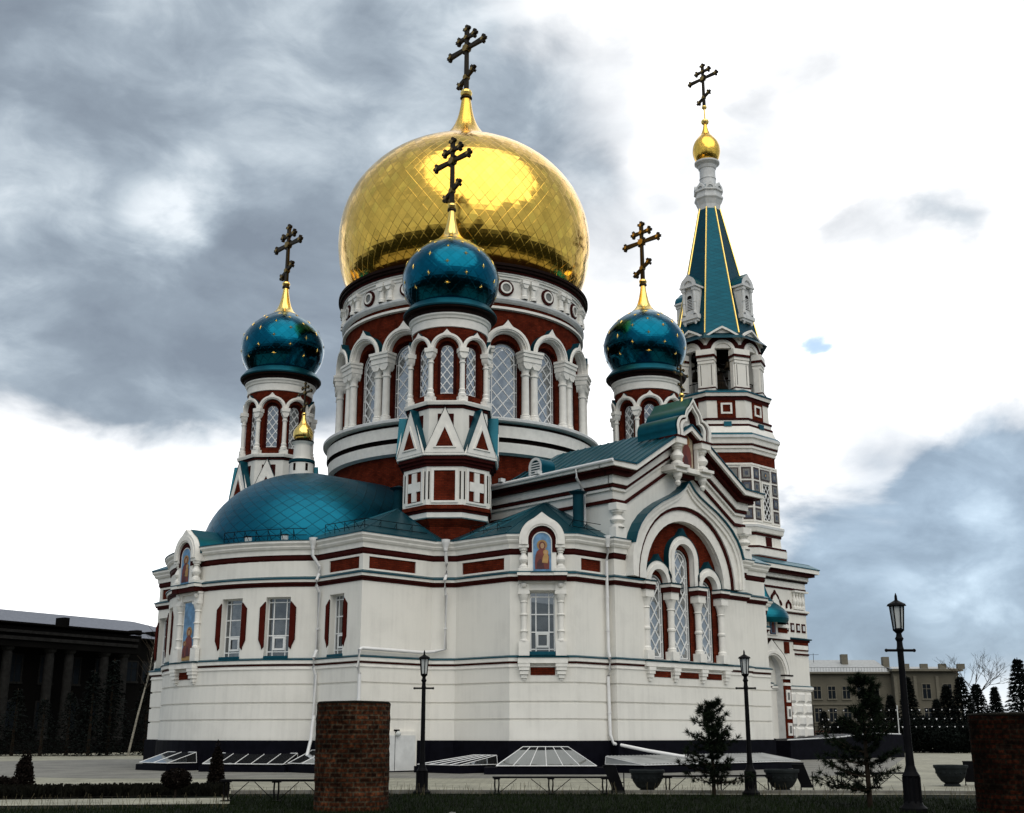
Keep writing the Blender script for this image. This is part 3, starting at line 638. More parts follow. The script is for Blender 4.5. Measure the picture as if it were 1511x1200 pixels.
def icon_bay(fn0, lower_icon, tipz=1.0):
    g = MB(); fn = lambda x, z, d=0.: fn0(x, z, d - .16 if d < .02 else d)
    fi_ = lambda x, z, d=0.: fn0(x, z, d - .395)
    # ledge under the arch, pedestal zone and the arch with its keel
    for s in (-1, 1):
        g.fbox(fn, s * .82 - .26, s * .82 + .26, 8.20, 8.42, -.34, .05, 'oxblood'); g.fbox(fn, s * .82 - .30, s * .82 + .30, 8.42, 8.56, -.38, .05, 'white_trim')
        g.fbox(fn, s * .82 - .24, s * .82 + .24, 8.60, 8.74, -.36, .05, 'white_trim')
        p = fn(s * .82, 0, -.14); baluster(g, (p[0], p[1]), 8.74, 9.66, .2)
        g.fbox(fn, s * .82 - .22, s * .82 + .22, 9.66, 9.80, -.36, .05, 'white_trim')
    g.fbox(fn, -.56, .56, 8.20, 8.42, -.30, .05, 'oxblood'); g.fbox(fn, -.54, .54, 8.42, 8.56, -.34, .05, 'white_trim'); g.fbox(fn, -1.13, 1.13, 8.56, 8.60, -.40, .05, 'teal_trim')
    arch(g, fn, 0, 10.02, .62, 1.02, -.40, .4, 'white_trim', tip=.22, zleg=9.80)
    arch(g, fn, 0, 10.02, .70, .90, -.44, -.38, 'white_trim', zleg=9.80)
    arch(g, fi_, 0, 9.95, .45, .64, -.06, .4, 'oxblood', zleg=9.45)
    g.fbox(fi_, -.64, -.45, 8.60, 9.45, -.04, .4, 'white_trim'); g.fbox(fi_, .45, .64, 8.60, 9.45, -.04, .4, 'white_trim')
    g.build('icon_gable', cath)
    k = MB(); hh = hole(0, .45, 8.62, 9.93, 'arch'); k.fprism(fi_, outline(hh), -.03, .4, 'sky_paint', 'white_trim')
    arch(k, fi_, 0, 9.93, .40, .45, -.05, .0, 'grey_white', zleg=8.62); figure(k, fi_, 0, 8.70, 10.12, .33, -.042, True); k.build('icon', cath); fn = fn0
    # barrel roof behind the arch, dying into the slope
    rf = MB(); n = 14; f0 = [fn(1.06 * cos(PI * i / n), 10.02 + 1.06 * sin(PI * i / n) + (.22 * max(0, 1 - abs(PI * i / n - PI / 2) / .42) ** 1.5), -.30) for i in range(n + 1)]
    f1 = [fn(1.06 * cos(PI * i / n), 10.02 + 1.06 * sin(PI * i / n) + (.22 * max(0, 1 - abs(PI * i / n - PI / 2) / .42) ** 1.5), 2.2) for i in range(n + 1)]
    rf.add(f0 + f1, [(i, i + 1, n + 2 + i, n + 1 + i) for i in range(n)], 'teal_roof', smooth=True); rf.build('gable_roof', cath)
    c = MB()
    for s in (-1, 1):
        x = s * .82; c.fbox(fn, x - .24, x + .24, 4.93, 5.55, -.20, .02, 'white_trim')
        p = fn(x, 0, -.06); z0, z1 = 5.55, 7.45; H = z1 - z0
        pr = [(.17, 5.55), (.17, 5.62), (.13, 5.66)]
        for zz in (6.0, 6.72): pr += [(.13, zz - .05), (.175, zz - .02), (.175, zz + .02), (.13, zz + .05)]
        pr += [(.13, 7.25), (.17, 7.28), (.14, 7.33), (.2, 7.48), (.24, 7.62)]
        c.lathe(pr, 'white_trim', 12, (p[0], p[1]))
        c.fbox(fn, x - .26, x + .26, 7.62, 7.74, -.26, .02, 'white_trim')
        c.fbox(fn, x - .24, x + .24, 7.74, 8.20, -.18, .02, 'white_trim'); p2 = fn(x, 0, -.2); c.lathe([(.001, 7.9), (.1, 7.93), (.13, 8.0), (.13, 8.1)], 'white_trim', 10, (p2[0], p2[1]))
        for zz, w in ((4.60, .26), (4.45, .23), (4.28, .19), (4.12, .13), (4.02, .07)): c.fbox(fn, x - w, x + w, zz - .15, zz, -.30 * w / .26 - .02, .02, 'white_trim')
    c.fbox(fn, -1.08, 1.08, 8.10, 8.20, -.24, .02, 'white_trim'); c.fbox(fn, -.58, .58, 7.80, 8.10, -.10, .02, 'white_trim')
    c.fbox(fn, -1.1, 1.1, 4.60, 4.84, -.34, .02, 'white_trim'); c.fbox(fn, -1.14, 1.14, 4.84, 4.90, -.38, .02, 'dark_teal'); c.fbox(fn, -.54, .54, 4.10, 4.44, -.075, .02, 'red_brick')
    c.build('window_surround' if not lower_icon else 'icon_surround', cath)
    if lower_icon:
        k = MB(); k.fprism(fn, [(-.5, 5.0), (.5, 5.0), (.5, 7.74), (-.5, 7.74)], -.03, .02, 'sky_paint'); k.fprism(fn, [(-.5, 5.0), (.5, 5.0), (.5, 5.3), (-.5, 5.3)], -.034, .02, 'robe_ochre')
        figure(k, fn, .08, 5.2, 6.7, .36, -.045); figure(k, fn, -.28, 5.15, 6.0, .18, -.05); k.build('icon', cath)
def chamfer_frame(p, q):
    m = ((p[0] + q[0]) / 2, (p[1] + q[1]) / 2, 0); return plane(m, (q[0] - p[0], q[1] - p[1], 0))
icon_bay(chamfer_frame(SP[3], SP[4]), False); icon_bay(chamfer_frame(NP[4], NP[3]), False)
icon_bay(facing(0, AR, AC), True)

# --- lower roofs
def poly_roof(mb, pts, faces, mat='teal_roof'): mb.add(pts, faces, mat)
for side in (1, -1):
    mb = MB(); v = lambda x, y, z: (x, y * side, z)
    P = v(5.45, 12.3, 12.55); E = 10.36; o = .38
    ring = [v(5.0, 16.45, E), v(7.55, 16.45, E), v(9.83, 14.2, E), v(9.95, 11.0, E), v(8.2, 8.2, 10.9), v(5.0, 8.6, 11.2), v(5.0, 12.3, 12.6)]
    vs = [P] + ring; n = len(ring); fs = [(0, 1 + i, 1 + (i + 1) % n) for i in range(n)]
    if side < 0: fs = [f[::-1] for f in fs]
    mb.add(vs, fs, 'teal_roof')
    ys = 9.9 if side > 0 else 8.75
    Q = v(10.3, 6.9, 12.35); ring = [v(14.93, 5.4, E), v(14.93, ys + .38, E), v(10.4, ys + .38, E), v(8.4, 8.4, 10.9), v(8.0, 5.2, 12.3)]
    vs = [Q] + ring; n = len(ring); mb.add(vs, [(0, 1 + i, 1 + (i + 1) % n)[::side] for i in range(n)], 'teal_roof')
    # standing seams
    for a, b in ((ring[0], Q), (ring[1], Q), (ring[2], Q)): mb.tube([a, b], .025, 'teal_trim', 5)
    for a in (v(7.55, 16.45, E), v(9.83, 14.2, E), v(9.95, 11.2, E), v(8.7, 15.3, E), v(9.9, 12.6, E), v(6.2, 16.45, E)): mb.tube([a, P], .022, 'teal_trim', 5)
    mb.build('side_roof', cath)
    w = MB(); x0 = 9.45; w.sweep([(-9.45, 15.9 * side), (-5.0, 15.9 * side)][::1], [(0, 10.3), (0, 10.5)], 'teal_roof')
    P2 = v(-5.45, 12.3, 12.55); ring = [v(-5.0, 16.45, E), v(-7.55, 16.45, E), v(-9.83, 14.2, E), v(-9.83, 6.0, E), v(-5.0, 8.0, 12.0)]
    w = MB(); w.add([P2] + ring, [(0, 1 + i, 1 + (i + 1) % 5) for i in range(5)], 'teal_roof'); w.build('side_roof', cath)
# conch over the apse, barrel behind it and the skirt round its foot
mb = MB(); CC, CR = (10.9, 0), 5.45; HB, HT = 10.55, 15.0
prf = [(CR * cos(PI / 2 * i / 18), HB + (HT - HB) * sin(PI / 2 * i / 18)) for i in range(19)]; prf[-1] = (.01, HT)
mb.lathe(prf, 'teal_scales', 48, CC)
n = 24; row = lambda x: [(x, CR * cos(PI * i / n), HB + (HT - HB) * sin(PI * i / n)) for i in range(n + 1)]
A_, B_ = row(10.9), row(6.0); vs = A_ + B_; ln = [PI * CR * i / n for i in range(n + 1)]
mb.add(vs, [(i, i + 1, n + 2 + i, n + 1 + i) for i in range(n)], 'teal_scales', [[(ln[i] * .026, 0), (ln[i + 1] * .026, 0), (ln[i + 1] * .026, 4.9), (ln[i] * .026, 4.9)] for i in range(n)], smooth=True)
mb.build('apse_roof', cath)
mb = MB(); m = 24; o_ = []; i_ = []
for i in range(m + 1):
    a = -a_end + 2 * a_end * i / m; o_.append((AC[0] + (AR + .38) * cos(a), (AR + .38) * sin(a), 10.35))
    t = -PI * .5 + PI * i / m; i_.append((CC[0] + CR * cos(t), CR * sin(t), HB + .12))
mb.add(o_ + i_, [(i, i + 1, m + 2 + i, m + 1 + i) for i in range(m)], 'teal_roof', smooth=True); mb.build('apse_skirt_roof', cath)
# snow guards: posts and two rails
def guard(path, z0, name='snow_guard', h=.55, step=.75, lean=.25):
    mb = MB(); pts = [Vector(p) for p in path]
    for z in (.25, h): mb.tube([p + Vector((0, 0, z)) for p in pts], .016, 'iron', 4)
    for a, b in zip(pts, pts[1:]):
        k = max(1, int((b - a).length / step)); t = (b - a).normalized(); nn = Vector((t.y, -t.x, 0))
        for i in range(k):
            p = a + (b - a) * i / k; mb.tube([p, p + Vector((0, 0, h))], .018, 'iron', 4); mb.tube([p - nn * .4 + Vector((0, 0, .1)), p + Vector((0, 0, h * .9))], .016, 'iron', 4)
    mb.build(name, cath)
guard([(AC[0] + (AR - .25) * cos(a), (AR - .25) * sin(a), 10.42) for a in [-.75 + 1.5 * i / 20 for i in range(21)] if abs(a) > .16 or True][13:], 0, step=.62)
guard([(AC[0] + (AR - .25) * cos(a), (AR - .25) * sin(a), 10.42) for a in [-.75 + 1.5 * i / 20 for i in range(21)]][:8], 0, step=.62)
guard([(14.35, 6.6, 10.55), (14.3, 9.6, 10.5), (10.7, 9.7, 10.5)], 0); guard([(9.4, 11.3, 10.5), (9.2, 13.9, 10.5)], 0); guard([(7.2, 15.85, 10.5), (5.3, 15.85, 10.5)], 0)
for a in (.35, .60):
    mb = MB(); f = facing(a, AR - .7, AC, 10.5); mb.fbox(f, -.13, .13, .0, .28, 0, .2, 'grey_white'); mb.fbox(f, -.16, .16, .28, .31, -.03, .23, 'iron'); mb.fbox(f, -.1, .1, .05, .24, -.012, .0, 'lamp_glass'); mb.build('floodlight', cath)
# chimney pipes
def stack(x, y, z0, z1, r, name='flue'):
    mb = MB(); mb.lathe([(r, z0), (r, z1), (r * .9, z1)], 'dark_teal' if r < .3 else 'teal_trim', 12, (x, y)); mb.lathe([(r * 1.7, z1 + .12), (.02, z1 + .28)], 'dark_teal', 12, (x, y)); mb.lathe([(r * 1.7, z1 + .12), (r * .9, z1 + .0)], 'dark_teal', 12, (x, y)); mb.build(name, cath)
stack(5.9, 15.0, 10.6, 12.5, .26); stack(8.9, 5.2, 12.0, 13.7, .28)

# --- transept gables
EH, RH = 13.8, 16.45   # eaves and ridge
def transept(side):
    t = Vector((-1, 0, 0)) if side > 0 else Vector((1, 0, 0)); o = Vector((0, 16.5 * side, 0)); fn = plane(o, t)
    S = lambda x: x
    mb = MB()
    big = hole(0, 3.08, 4.98, 8.62, 'arch', depth=.27, mat='white_plaster')
    wall(mb, fn, -5.15, 5.15, 4.93, 12.0, [big], 'white_plaster')
    mb.fprism(fn, [(-5.14, 12.0), (5.14, 12.0), (5.14, 13.7), (4.3, 13.7), (0, 16.3), (-4.3, 13.7), (-5.14, 13.7)], 0, .6, 'white_plaster')
    # flanks above the side roofs
    for s in (-1, 1):
        a, b = (s * 5.15, 16.5 * side), (s * 5.15, 7.0 * side)
        f = plane((a[0], a[1], 0), (b[0] - a[0], b[1] - a[1], 0), (s, 0, 0)); wall(mb, f, 0, math.dist(a, b), 10.3, 13.7, [], 'white_plaster')
    tr = mb.build('transept', cath)
    # recessed brick field with the three lancets
    mb = MB(); f2 = lambda x, z, d=0.: fn(x, z, d + .25)
    L3 = [hole(-1.93, .56, 5.02, 8.42, 'arch', depth=.3, mat='dark_brown'), hole(0, .66, 5.02, 9.72, 'arch', depth=.3, mat='dark_brown'), hole(1.93, .56, 5.02, 8.42, 'arch', depth=.3, mat='dark_brown')]
    wall(mb, f2, -3.1, 3.1, 4.98, 11.75, L3, 'red_brick'); mb.build('brick_field', tr)
    for h in L3:
        f3 = lambda x, z, d=0.: f2(x, z, d + .08)
        w_ = lattice_window(f3, dict(h), 0, cath, step=.80, slope=1.35, w=.06, border=.15, mat='pane_glass')
    # arches: great keel arch, red ring, inner white arch, keel arches over the lancets
    a = MB()
    pts = [(4.36, 8.68), (4.36, 9.6), (4.27, 10.2), (4.08, 10.7), (3.80, 11.15), (3.35, 11.63), (2.87, 11.99), (2.2, 12.38), (1.4, 12.74), (.85, 13.0), (.42, 13.27), (.15, 13.55), (0, 13.68)]
    outer = pts + [(-x, z) for x, z in pts[-2::-1]]
    def ring(mbx, P, Q, d0, d1, mat, top=None):
        n_ = len(P); vs = [fn(*p, d0) for p in P] + [fn(*p, d0) for p in Q] + [fn(*p, d1) for p in P] + [fn(*p, d1) for p in Q]
        mbx.add(vs, [(i, i + 1, n_ + i + 1, n_ + i) for i in range(n_ - 1)] + [(0, n_, 3 * n_, 2 * n_), (n_ - 1, 2 * n_ - 1, 4 * n_ - 1, 3 * n_ - 1)], mat)
        mbx.add(vs, [(i, i + 1, 2 * n_ + i + 1, 2 * n_ + i) for i in range(n_ - 1)], top or mat); mbx.add(vs, [(n_ + i, n_ + i + 1, 3 * n_ + i + 1, 3 * n_ + i) for i in range(n_ - 1)], mat)
    def circ(r, cz, n_=25, leg=8.68): return [(r, leg)] + [(r * cos(PI * i / (n_ - 3)), cz + r * sin(PI * i / (n_ - 3))) for i in range(n_ - 2)] + [(-r, leg)]
    def off(P, k): return [(x * (1 - k / 4.4), z - k * max(0, min(1, (z - 9.5) / 2.5))) for x, z in P]
    ring(a, outer, off(outer, .16), -.50, .1, 'white_trim'); o2 = off(outer, .16)
    ring(a, o2, off(outer, .34), -.42, .1, 'white_trim'); ring(a, off(outer, .34), circ(3.78, 8.66), -.32, .1, 'white_trim')
    ring(a, circ(3.80, 8.66), circ(3.62, 8.66), -.24, .1, 'oxblood'); ring(a, circ(3.64, 8.66), circ(3.07, 8.66), -.16, .34, 'white_trim')
    # teal flashing laid over the great arch
    o3 = [p for p in outer if p[1] > 10.15]; up = [(x * 1.012, z + .035) for x, z in o3]; ring(a, up, o3, -.62, .05, 'teal_trim')
    a.build('keel_arch', tr)
    b = MB()
    arch(b, fn, 0, 9.85, .78, 1.18, -.02, .33, 'white_trim', tip=.36, zleg=8.62, tw=.34, n=40); arch(b, fn, 0, 9.85, .78, 1.0, -.08, .0, 'white_trim', zleg=8.62)
    arch(b, fn, 0, 9.85, 1.18, 1.21, -.05, .25, 'dark_teal', tip=.37, zleg=8.9, tw=.34, n=40)
    for s in (-1, 1):
        arch(b, fn, s * 1.98, 8.60, .62, 1.02, -.02, .33, 'white_trim', tip=.30, zleg=8.50, tw=.34, n=40); arch(b, fn, s * 1.98, 8.60, .62, .84, -.08, .0, 'white_trim', zleg=8.50)
        arch(b, fn, s * 1.98, 8.60, 1.02, 1.045, -.05, .25, 'dark_teal', tip=.31, tw=.34, n=40)
    b.build('window_arch', tr)
    for x in (-2.92, -1.06, 1.06, 2.92):
        c = MB(); fcolumn(c, fn, x, .04, 4.95, 8.16, .165, rings=(.5,), cap=.24, base=.13)
        c.fbox(fn, x - .36, x + .36, 8.16, 8.40, -.30, .33, 'oxblood'); c.fbox(fn, x - .38, x + .38, 8.40, 8.54, -.34, .33, 'white_trim'); c.fbox(fn, x - .40, x + .40, 8.54, 8.60, -.38, .33, 'dark_teal')
        c.build('window_column', tr); c = MB()
        for zz, w in ((4.60, .24), (4.45, .21), (4.28, .16), (4.14, .1)): c.fbox(fn, x - w, x + w, zz - .16, zz, -.22 * w / .24 - .06, .02, 'white_trim')
        c.build('bracket', tr)
    e = MB()
    e.fbox(fn, -3.3, 3.3, 4.62, 4.84, -.26, .02, 'white_trim'); e.fbox(fn, -3.34, 3.34, 4.84, 4.90, -.30, .02, 'dark_teal'); e.fbox(fn, -3.3, 3.3, 4.55, 4.62, -.12, .02, 'white_trim')
    for x0, x1 in ((-2.62, -1.36), (-.78, .78), (1.36, 2.62)): e.fbox(fn, x0, x1, 4.16, 4.52, -.075, .02, 'red_brick')
    e.build('sill_course', tr)
    # raking cornices: horizontal returns at the eaves, then up to the apex
    g = MB()
    def rake(h0, h1, out, mat, ext=None, k=.6):
        E_ = 5.15 + (ext if ext is not None else out); xk = 4.35; rise = xk * k
        lo = [(-E_, h0), (-xk, h0), (0, h0 + rise), (xk, h0), (E_, h0)]; hi = [(E_, h1), (xk, h1), (0, h1 + rise), (-xk, h1), (-E_, h1)]
        for i in range(4): g.fprism(fn, [lo[i], lo[i + 1], hi[3 - i], hi[4 - i]], -out, .05, mat)
        for s in (-1, 1):
            f = plane((s * 5.15, 16.5 * side, 0), (0, -side, 0), (s, 0, 0)); g.fbox(f, -.0, 9.2, h0, h1, -out, .05, mat)
    rake(12.04, 12.20, .10, 'oxblood'); rake(12.62, 12.74, .12, 'white_trim'); rake(12.76, 12.90, .18, 'oxblood'); rake(12.92, 13.30, .24, 'white_trim')
    rake(13.30, 13.50, .46, 'oxblood', k=.615); rake(13.50, 13.58, .72, 'oxblood', k=.615); rake(13.58, 13.84, .86, 'white_trim', k=.615)
    g.build('raking_cornice', tr)
    # teal roof with standing seams
    rf = MB(); yo, yi = 17.42 * side, 6.5 * side
    for s in (-1, 1):
        q = [(s * 6.05, yo, 13.86), (s * 4.35, yo, 13.92), (0, yo, 16.58)]; q2 = [(x, yi, z) for x, y, z in q]
        rf.add(q + q2, [(0, 1, 4, 3), (1, 2, 5, 4)], 'teal_roof')
        rf.add([(x, y, z - .07) for x, y, z in q] + q, [(0, 1, 4, 3), (1, 2, 5, 4)], 'teal_trim')
        k = 0
        while 17.3 - k * .55 > 7:
            y = (17.3 - k * .55) * side; rf.tube([(s * 6.02, y, 13.88), (s * 4.35, y, 13.94), (0, y, 16.60)], .022, 'teal_trim', 4); k += 1
    rf.build('transept_roof', tr)
    for s in (-1, 1): gu = MB(); gu.tube([(s * 6.08, 17.4 * side, 13.80), (s * 6.08, 8.6 * side, 13.74)], .085, 'pipe_white', 8); gu.build('gutter', tr)
    for y in (10.0, 12.6):
        m2 = MB(); m2.box(5.98, 6.28, (y - .1) * side, (y + .1) * side, 13.84, 14.02, 'grey_white') if side > 0 else None
        if side > 0: m2.build('floodlight', cath)
    dv = MB(); f = plane((5.3, 11.6 * side, 0), (0, -side, 0), (1, 0, 0)); hh = hole(0, .42, 13.95, 14.55, 'arch')
    dv.fprism(f, outline(hole(0, .42, 13.95, 14.5, 'arch')), 0, .9, 'dark_teal'); arch(dv, f, 0, 14.5, .33, .46, -.06, .9, 'grey_white', zleg=13.95, fo='teal_roof')
    for k in range(6): dv.fbox(f, -.33, .33, 14.0 + k * .13, 14.06 + k * .13, -.03, .0, 'grey_white')
    dv.build('roof_vent', tr)
    for s in (-1, 1):
        pb = MB(); pb.fbox(fn, s * 4.98 - .36, s * 4.98 + .36, 10.34, 10.85, -.34, .1, 'white_trim'); p = fn(s * 4.98, 0, -.12)
        baluster(pb, (p[0], p[1]), 10.85, 11.66, .32); pb.fbox(fn, s * 4.98 - .36, s * 4.98 + .36, 11.66, 11.98, -.40, .1, 'white_trim'); pb.build('corner_baluster', tr)
    # the trefoil kokoshnik on the apex with its icon
    kf = lambda x, z, d=0.: fn(x, z, d - .75); k = MB()
    k.fbox(fn, -1.5, 1.5, 14.06, 14.22, -.85, .1, 'white_trim'); k.fbox(fn, -.72, .72, 14.22, 14.32, -.78, .1, 'white_trim'); k.fbox(fn, -.55, .55, 13.86, 14.06, -.5, .1, 'oxblood')
    for s in (-1, 1):
        k.fbox(fn, s * .98 - .46, s * .98 + .46, 14.22, 14.36, -1.05, .1, 'white_trim'); k.fbox(fn, s * .98 - .38, s * .98 + .38, 14.0, 14.10, -.9, .1, 'white_trim')
        p = fn(s * .98, 0, -.62); baluster(k, (p[0], p[1]), 14.36, 15.42, .30); k.fbox(fn, s * .98 - .38, s * .98 + .38, 15.42, 15.72, -.98, .1, 'white_trim'); k.fbox(fn, s * .98 - .42, s * .98 + .42, 15.72, 15.82, -1.02, .1, 'oxblood')
        k.lathe([(.001, 13.3), (.1, 13.36), (.16, 13.5), (.1, 13.6), (.22, 13.8), (.24, 14.0)], 'white_trim', 10, (p[0], p[1]))
    def tref(sc_, tip):
        P = []
        for i in range(13): a_ = -PI * .12 + (PI * .62) * i / 12; P.append((.78 * sc_ + .62 * sc_ * cos(a_), 16.25 + .62 * sc_ * sin(a_)))
        for i in range(11): a_ = .18 + (PI / 2 - .18) * i / 10; P.append((.72 * sc_ * cos(a_), 16.80 + (.72 * sc_) * sin(a_) + tip * max(0, 1 - (PI / 2 - a_) / .6) ** 1.5))
        P = [p for i, p in enumerate(P)]; P = [(1.36 * sc_, 15.82)] + P
        return P + [(-x, z) for x, z in P[-2::-1]]
    T0, T1, T2, T3 = tref(1.0, .40), tref(.86, .32), tref(.74, .26), tref(.60, .2)
    def tr_ring(P, Q, d0, d1, mat, top=None): ring(k, P, Q, d0 - .0, d1, mat, top)
    tr_ring(T0, T1, -1.02, .6, 'white_trim', 'teal_roof'); tr_ring(T1, T2, -.90, .2, 'oxblood'); tr_ring([(x, z) for x, z in T2], T3, -.96, .2, 'white_trim')
    ring(k, T3, [(x * .97, z) for x, z in T3], -.80, .2, 'oxblood')
    k.fprism(fn, [(x, z) for x, z in T2], -.42, .0, 'white_trim')
    k.fprism(fn, outline(hole(0, .62, 14.32, 15.9, 'arch')), -.45, -.1, 'oxblood'); arch(k, fn, 0, 15.9, .62, .74, -.66, -.1, 'white_trim', zleg=14.32)
    ko = k.build('kokoshnik', tr)
    ic = MB(); ic.fprism(fn, outline(hole(0, .5, 14.45, 15.85, 'arch')), -.47, -.2, 'icon_ground'); figure(ic, fn, 0, 14.5, 16.2, .36, -.485); ic.build('icon', tr)
    rb = MB(); T4 = tref(1.03, .42); n_ = len(T4); A1 = [fn(x, z, -.95) for x, z in T4]; A2 = [fn(x, z, 1.5) for x, z in T4]
    rb.add(A1 + A2, [(i, i + 1, n_ + i + 1, n_ + i) for i in range(n_ - 1)], 'teal_roof', smooth=True); rb.build('kokoshnik_roof', tr)
    p = fn(0, 17.83, -.3); fin = MB(); fin.lathe([(.10, p[2] - .1), (.07, p[2] + .1), (.05, p[2] + .25)], 'gilt', 10, (p[0], p[1])); fin.ball((p[0], p[1], p[2] + .38), .14, 'gilt')
    cross_mesh(fin, (p[0], p[1], p[2] + .5), 1.5, False, along='x'); fin.build('finial_cross', tr)
    return tr
def cross_mesh(mb, base, H, big=True, along='y', bar='bronze', disc='dull_gilt'):
    """three-barred cross: H tall, bars along y, flared arms with trefoil buds and gilt discs"""
    bx, by, bz = base
    fn = (lambda a, z, d=0.: (bx + d, by + a, bz + z)) if along == 'y' else (lambda a, z, d=0.: (bx + a, by + d, bz + z))
    w = H * .038; t = H * .022
    def arm(p, q, w0, w1):
        dx, dz = q[0] - p[0], q[1] - p[1]; l = math.hypot(dx, dz); nx, nz = -dz / l, dx / l
        mb.fprism(fn, [(p[0] - nx * w0, p[1] - nz * w0), (q[0] - nx * w1, q[1] - nz * w1), (q[0] + nx * w1, q[1] + nz * w1), (p[0] + nx * w0, p[1] + nz * w0)], -t, t, bar)
    def disc_(p, r, d=t * 1.5, m=disc): mb.fprism(fn, [(p[0] + r * cos(2 * PI * i / 14), p[1] + r * sin(2 * PI * i / 14)) for i in range(14)], -d, d, m)
    def bud(p, ang):
        r = H * .033; disc_(p, r * .8, t * 1.5)
        for k in (-1.25, 0, 1.25):
            c = (p[0] + r * 1.25 * cos(ang + k), p[1] + r * 1.25 * sin(ang + k)); disc_(c, r * .62, t * 1.1, bar)
            if big:
                for kk in (-.5, .5):
                    e = (c[0] + r * 1.0 * cos(ang + k + kk), c[1] + r * 1.0 * sin(ang + k + kk)); arm(c, e, r * .22, r * .12)
    zc, zu, zl = H * .66, H * .83, H * .20
    arm((0, 0), (0, zc), w * .8, w * .62); arm((0, zc), (0, H * .95), w * .62, w * .8); bud((0, H * .96), PI / 2)
    A = H * .335
    for s in (-1, 1): arm((0, zc), (s * A, zc), w * .6, w * .95); bud((s * A, zc), 0 if s > 0 else PI)
    U = H * .15
    for s in (-1, 1): arm((0, zu), (s * U, zu), w * .55, w * .8); bud((s * U, zu), 0 if s > 0 else PI)
    dl = (H * .125, H * .075)
    for s in (-1, 1): arm((0, zl), (s * dl[0], zl + s * dl[1]), w * .55, w * .8); bud((s * dl[0], zl + s * dl[1]), math.atan2(s * dl[1], s * dl[0]))
    disc_((0, zc), H * .052, t * 2); disc_((0, zu), H * .03, t * 1.8); disc_((0, zl), H * .036, t * 1.8)
    if big:
        for k in range(4):
            a = PI / 4 + k * PI / 2; arm((cos(a) * H * .03, zc + sin(a) * H * .03), (cos(a) * H * .095, zc + sin(a) * H * .095), w * .25, w * .1)
transept(1); transept(-1)

# --- central drum and gold dome
W16 = [R(45 + 22.5 * k) for k in range(16)]
mb = MB()
mb.lathe([(7.65, 10.5), (7.65, 16.25)], 'red_brick', 96, uvr=7.65)
mb.lathe([(7.72, 16.2), (7.98, 16.3), (8.02, 16.85), (7.9, 16.9), (7.9, 17.08), (8.1, 17.1), (8.1, 17.75), (8.02, 17.8), (8.02, 17.92), (8.34, 18.0), (8.34, 18.14), (8.30, 18.18), (7.2, 18.42)], '', 96,
         mats=['white_trim', 'white_trim', 'dark_brown', 'dark_brown', 'dark_brown', 'white_trim', 'dark_brown', 'dark_brown', 'white_trim', 'grey_white', 'grey_white', 'grey_white'])
DR = 7.25
hs = [hole(DR * (a - W16[0]), .98, 18.35, 22.0, 'arch', depth=.42, mat='red_brick') for a in W16]
fnd = cyl(DR, (0, 0), W16[0])
wall(mb, fnd, -DR * PI / 16, DR * (2 * PI - PI / 16), 18.3, 25.3, hs, 'red_brick', dx=.36)
f_in = lambda x, z, d=0.: fnd(x * 1.0, z, d + .24)
hs2 = [hole(DR * (a - W16[0]), .87, 18.42, 21.98, 'arch', depth=.25, mat='oxblood') for a in W16]
wall(mb, f_in, -DR * PI / 16, DR * (2 * PI - PI / 16), 18.3, 23.4, hs2, 'oxblood', dx=.36)
mb.lathe([(7.28, 24.72), (7.44, 24.76), (7.44, 24.90), (7.28, 24.94)], 'white_trim', 96)
mb.lathe([(7.30, 25.15), (7.42, 25.22), (7.5, 25.34), (7.5, 25.46), (7.30, 25.52)], 'grey_white', 96)
mb.lathe([(7.30, 25.50), (7.30, 26.72)], 'white_trim', 96)
mb.lathe([(7.30, 26.55), (7.36, 26.57), (7.36, 26.72), (7.44, 26.74), (7.44, 26.84), (7.50, 26.86), (7.50, 26.93), (7.56, 26.94), (7.56, 27.06), (7.70, 27.10), (7.70, 27.24), (7.78, 27.26), (7.78, 27.42), (7.3, 27.56), (6.0, 27.6)], '', 96,
         mats=['white_trim'] * 6 + ['oxblood', 'oxblood', 'dark_brown', 'dark_brown', 'dark_brown', 'dark_brown', 'dark_brown', 'dark_brown'])
drum = mb.build('drum', cath)
for a in W16:
    fw = facing(a, DR - .36); h = hole(0, .87, 18.42, 21.98, 'arch')
    lattice_window(fw, h, 0, cath, step=.82, slope=1.15, w=.06, border=.17)
pc = MB(); A = W16[0] + PI / 16; fc = facing(A, 7.45)
for s in (-1, 1):
    p = fc(s * .29, 0, 0); z0 = 18.36
    pr = [(.30, z0), (.30, z0 + .16), (.27, z0 + .22), (.29, z0 + .28), (.22, z0 + .34), (.205, 20.9), (.26, 20.93), (.26, 21.02), (.205, 21.05), (.22, 21.2), (.30, 21.45), (.32, 21.6), (.30, 21.72)]
    pc.lathe(pr, 'white_trim', 12, (p[0], p[1]))
    pc.fprism(fc, [(s * .29 - .30, 21.95), (s * .29 - .30, 21.5), (s * .29 - .15, 21.3), (s * .29 + .15, 21.3), (s * .29 + .30, 21.5), (s * .29 + .30, 21.95)], -.30, .3, 'white_trim')
pc.fbox(fc, -.62, .62, 21.7, 22.0, -.34, .35, 'white_trim'); pc.fbox(fc, -.66, .66, 22.0, 22.2, -.40, .35, 'white_trim'); pc.fbox(fc, -.70, .70, 22.2, 22.34, -.45, .35, 'white_trim')
pcs = pc.build('column_pair', drum)
for k in range(1, 16):
    c = pcs.copy(); COL.objects.link(c); c.parent = drum; c.rotation_euler = (0, 0, 2 * PI / 16 * k)
ar = MB(); fa = cyl(DR, (0, 0), W16[0])
